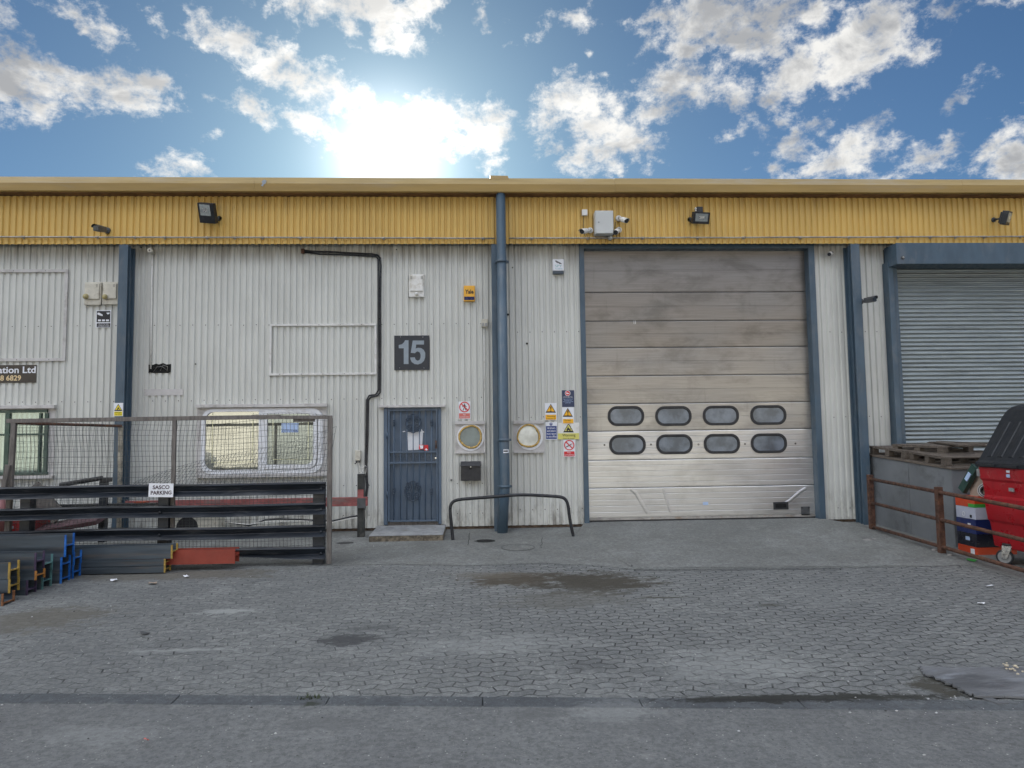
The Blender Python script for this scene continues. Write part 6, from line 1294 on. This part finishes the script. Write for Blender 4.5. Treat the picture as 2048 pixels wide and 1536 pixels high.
# unseen clouds added over the rest of the sky to light wall and ground
gen = k.ramp(k.noise(k.comb(k.math('MULTIPLY', dx, 1.0), k.math('MULTIPLY', dy, 1.0), k.math('MULTIPLY', dz, 2.2)), 2.2, 7, 0.6), 0.36, 0.62, -0.9, 0.9)
front_ = k.ramp(k.math('ABSOLUTE', U), 0.72, 0.95); high = k.ramp(Vv, 0.62, 0.75)
other = k.math('MAXIMUM', front_, high)
gen = k.math('SUBTRACT', gen, k.math('MULTIPLY', k.math('SUBTRACT', 1.0, other), 5.0))
gen = k.math('SUBTRACT', gen, k.ramp(Vv, rad(20), rad(10), 0.0, 1.6))
acc = k.math('MAXIMUM', k.math('MAXIMUM', k.math('MINIMUM', acc, 0.60), -1.2), gen)
n_c = k.noise(dom, 60.0, 6, 0.7)
det = k.math('ADD', k.math('MULTIPLY', k.math('SUBTRACT', n_a, 0.5), 2.6), k.math('ADD', k.math('MULTIPLY', k.math('SUBTRACT', n_b, 0.5), 2.4), k.math('MULTIPLY', k.math('SUBTRACT', n_c, 0.5), 1.3)))
dens = k.math('ADD', acc, det)
mask = k.ramp(dens, -0.14, 0.80)
n_s = k.noise(k.scale(dom, (1, 1.2, 1)), 9.0, 7, 0.6, 0.4)
core = k.math('MULTIPLY', k.ramp(k.math('ADD', k.math('MULTIPLY', acc, 0.8), k.math('ADD', k.math('MULTIPLY', k.math('SUBTRACT', n_s, 0.5), 3.6), k.math('MULTIPLY', det, 0.22))), -0.05, 0.85), 0.85)
near = k.ramp(ang, rad(24), rad(4))
lit = k.mix(near, (3.15, 3.12, 3.02), (3.9, 3.85, 3.7)); grey = k.mix(near, (1.12, 1.17, 1.26), (2.6, 2.58, 2.5))
back_fill = k.math('MULTIPLY', k.ramp(ang, rad(50), rad(90)), k.math('MULTIPLY', k.ramp(Vv, rad(18), rad(32)), k.ramp(Vv, rad(80), rad(50), 0.45, 1.0)))
lit = k.mix(back_fill, lit, (21, 21, 21)); grey = k.mix(back_fill, grey, (13, 13.4, 14))  # out-of-view clouds made far brighter than those in view, as added fill
cl = k.mix(core, lit, grey)
skyc = k.mix(1.0, sky.outputs[0], k.mix(k.math('MULTIPLY', k.ramp(ang, rad(50), rad(85)), k.ramp(Vv, rad(16), rad(32))), k.mix(k.ramp(ang, rad(4), rad(42)), (0.080, 0.142, 0.190), (0.132, 0.195, 0.254)), (0.40, 0.52, 0.70)), 'MULTIPLY')  # sky dimmed in view, lifted behind and overhead as added fill
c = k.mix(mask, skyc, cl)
g1 = k.math('EXPONENT', k.math('MULTIPLY', k.math('POWER', k.math('DIVIDE', ang, rad(3.7)), 2.0), -1.0)); g2 = k.math('EXPONENT', k.math('DIVIDE', ang, rad(-6.0)))
glow = k.math('ADD', k.math('MULTIPLY', g1, 3.8), k.math('MULTIPLY', g2, 1.35))
gl = k.n('ShaderNodeVectorMath', operation='SCALE'); gl.inputs[0].default_value = (1.0, 0.98, 0.93); k.put(gl.inputs['Scale'], glow)
c = k.mix(1.0, c, gl.outputs[0], 'ADD')
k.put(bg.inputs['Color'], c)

sun = bpy.data.lights.new('sun', 'SUN'); sun.energy = 4.5; sun.angle = rad(0.5); sun.color = (1.0, 0.93, 0.83)
so = bpy.data.objects.new('sun', sun); COL.objects.link(so); so.rotation_euler = sd_.to_track_quat('Z', 'Y').to_euler()
cam = bpy.data.cameras.new('camera'); co = bpy.data.objects.new('camera', cam); COL.objects.link(co)
co.matrix_world = Matrix(((AX[0].x, AX[1].x, -AX[2].x, CAM.x), (AX[0].y, AX[1].y, -AX[2].y, CAM.y), (AX[0].z, AX[1].z, -AX[2].z, CAM.z), (0, 0, 0, 1)))
cam.sensor_width = 36.0; cam.sensor_fit = 'HORIZONTAL'; cam.lens = F/2048*36.0; cam.clip_end = 2000; cam.clip_start = 0.05
S.camera = co
S.view_settings.view_transform = 'Standard'; S.view_settings.look = 'None'; S.view_settings.gamma = 1.0; S.view_settings.use_curve_mapping = False
S.view_settings.exposure = 1.3
S.cycles.max_bounces = 6; S.cycles.diffuse_bounces = 3
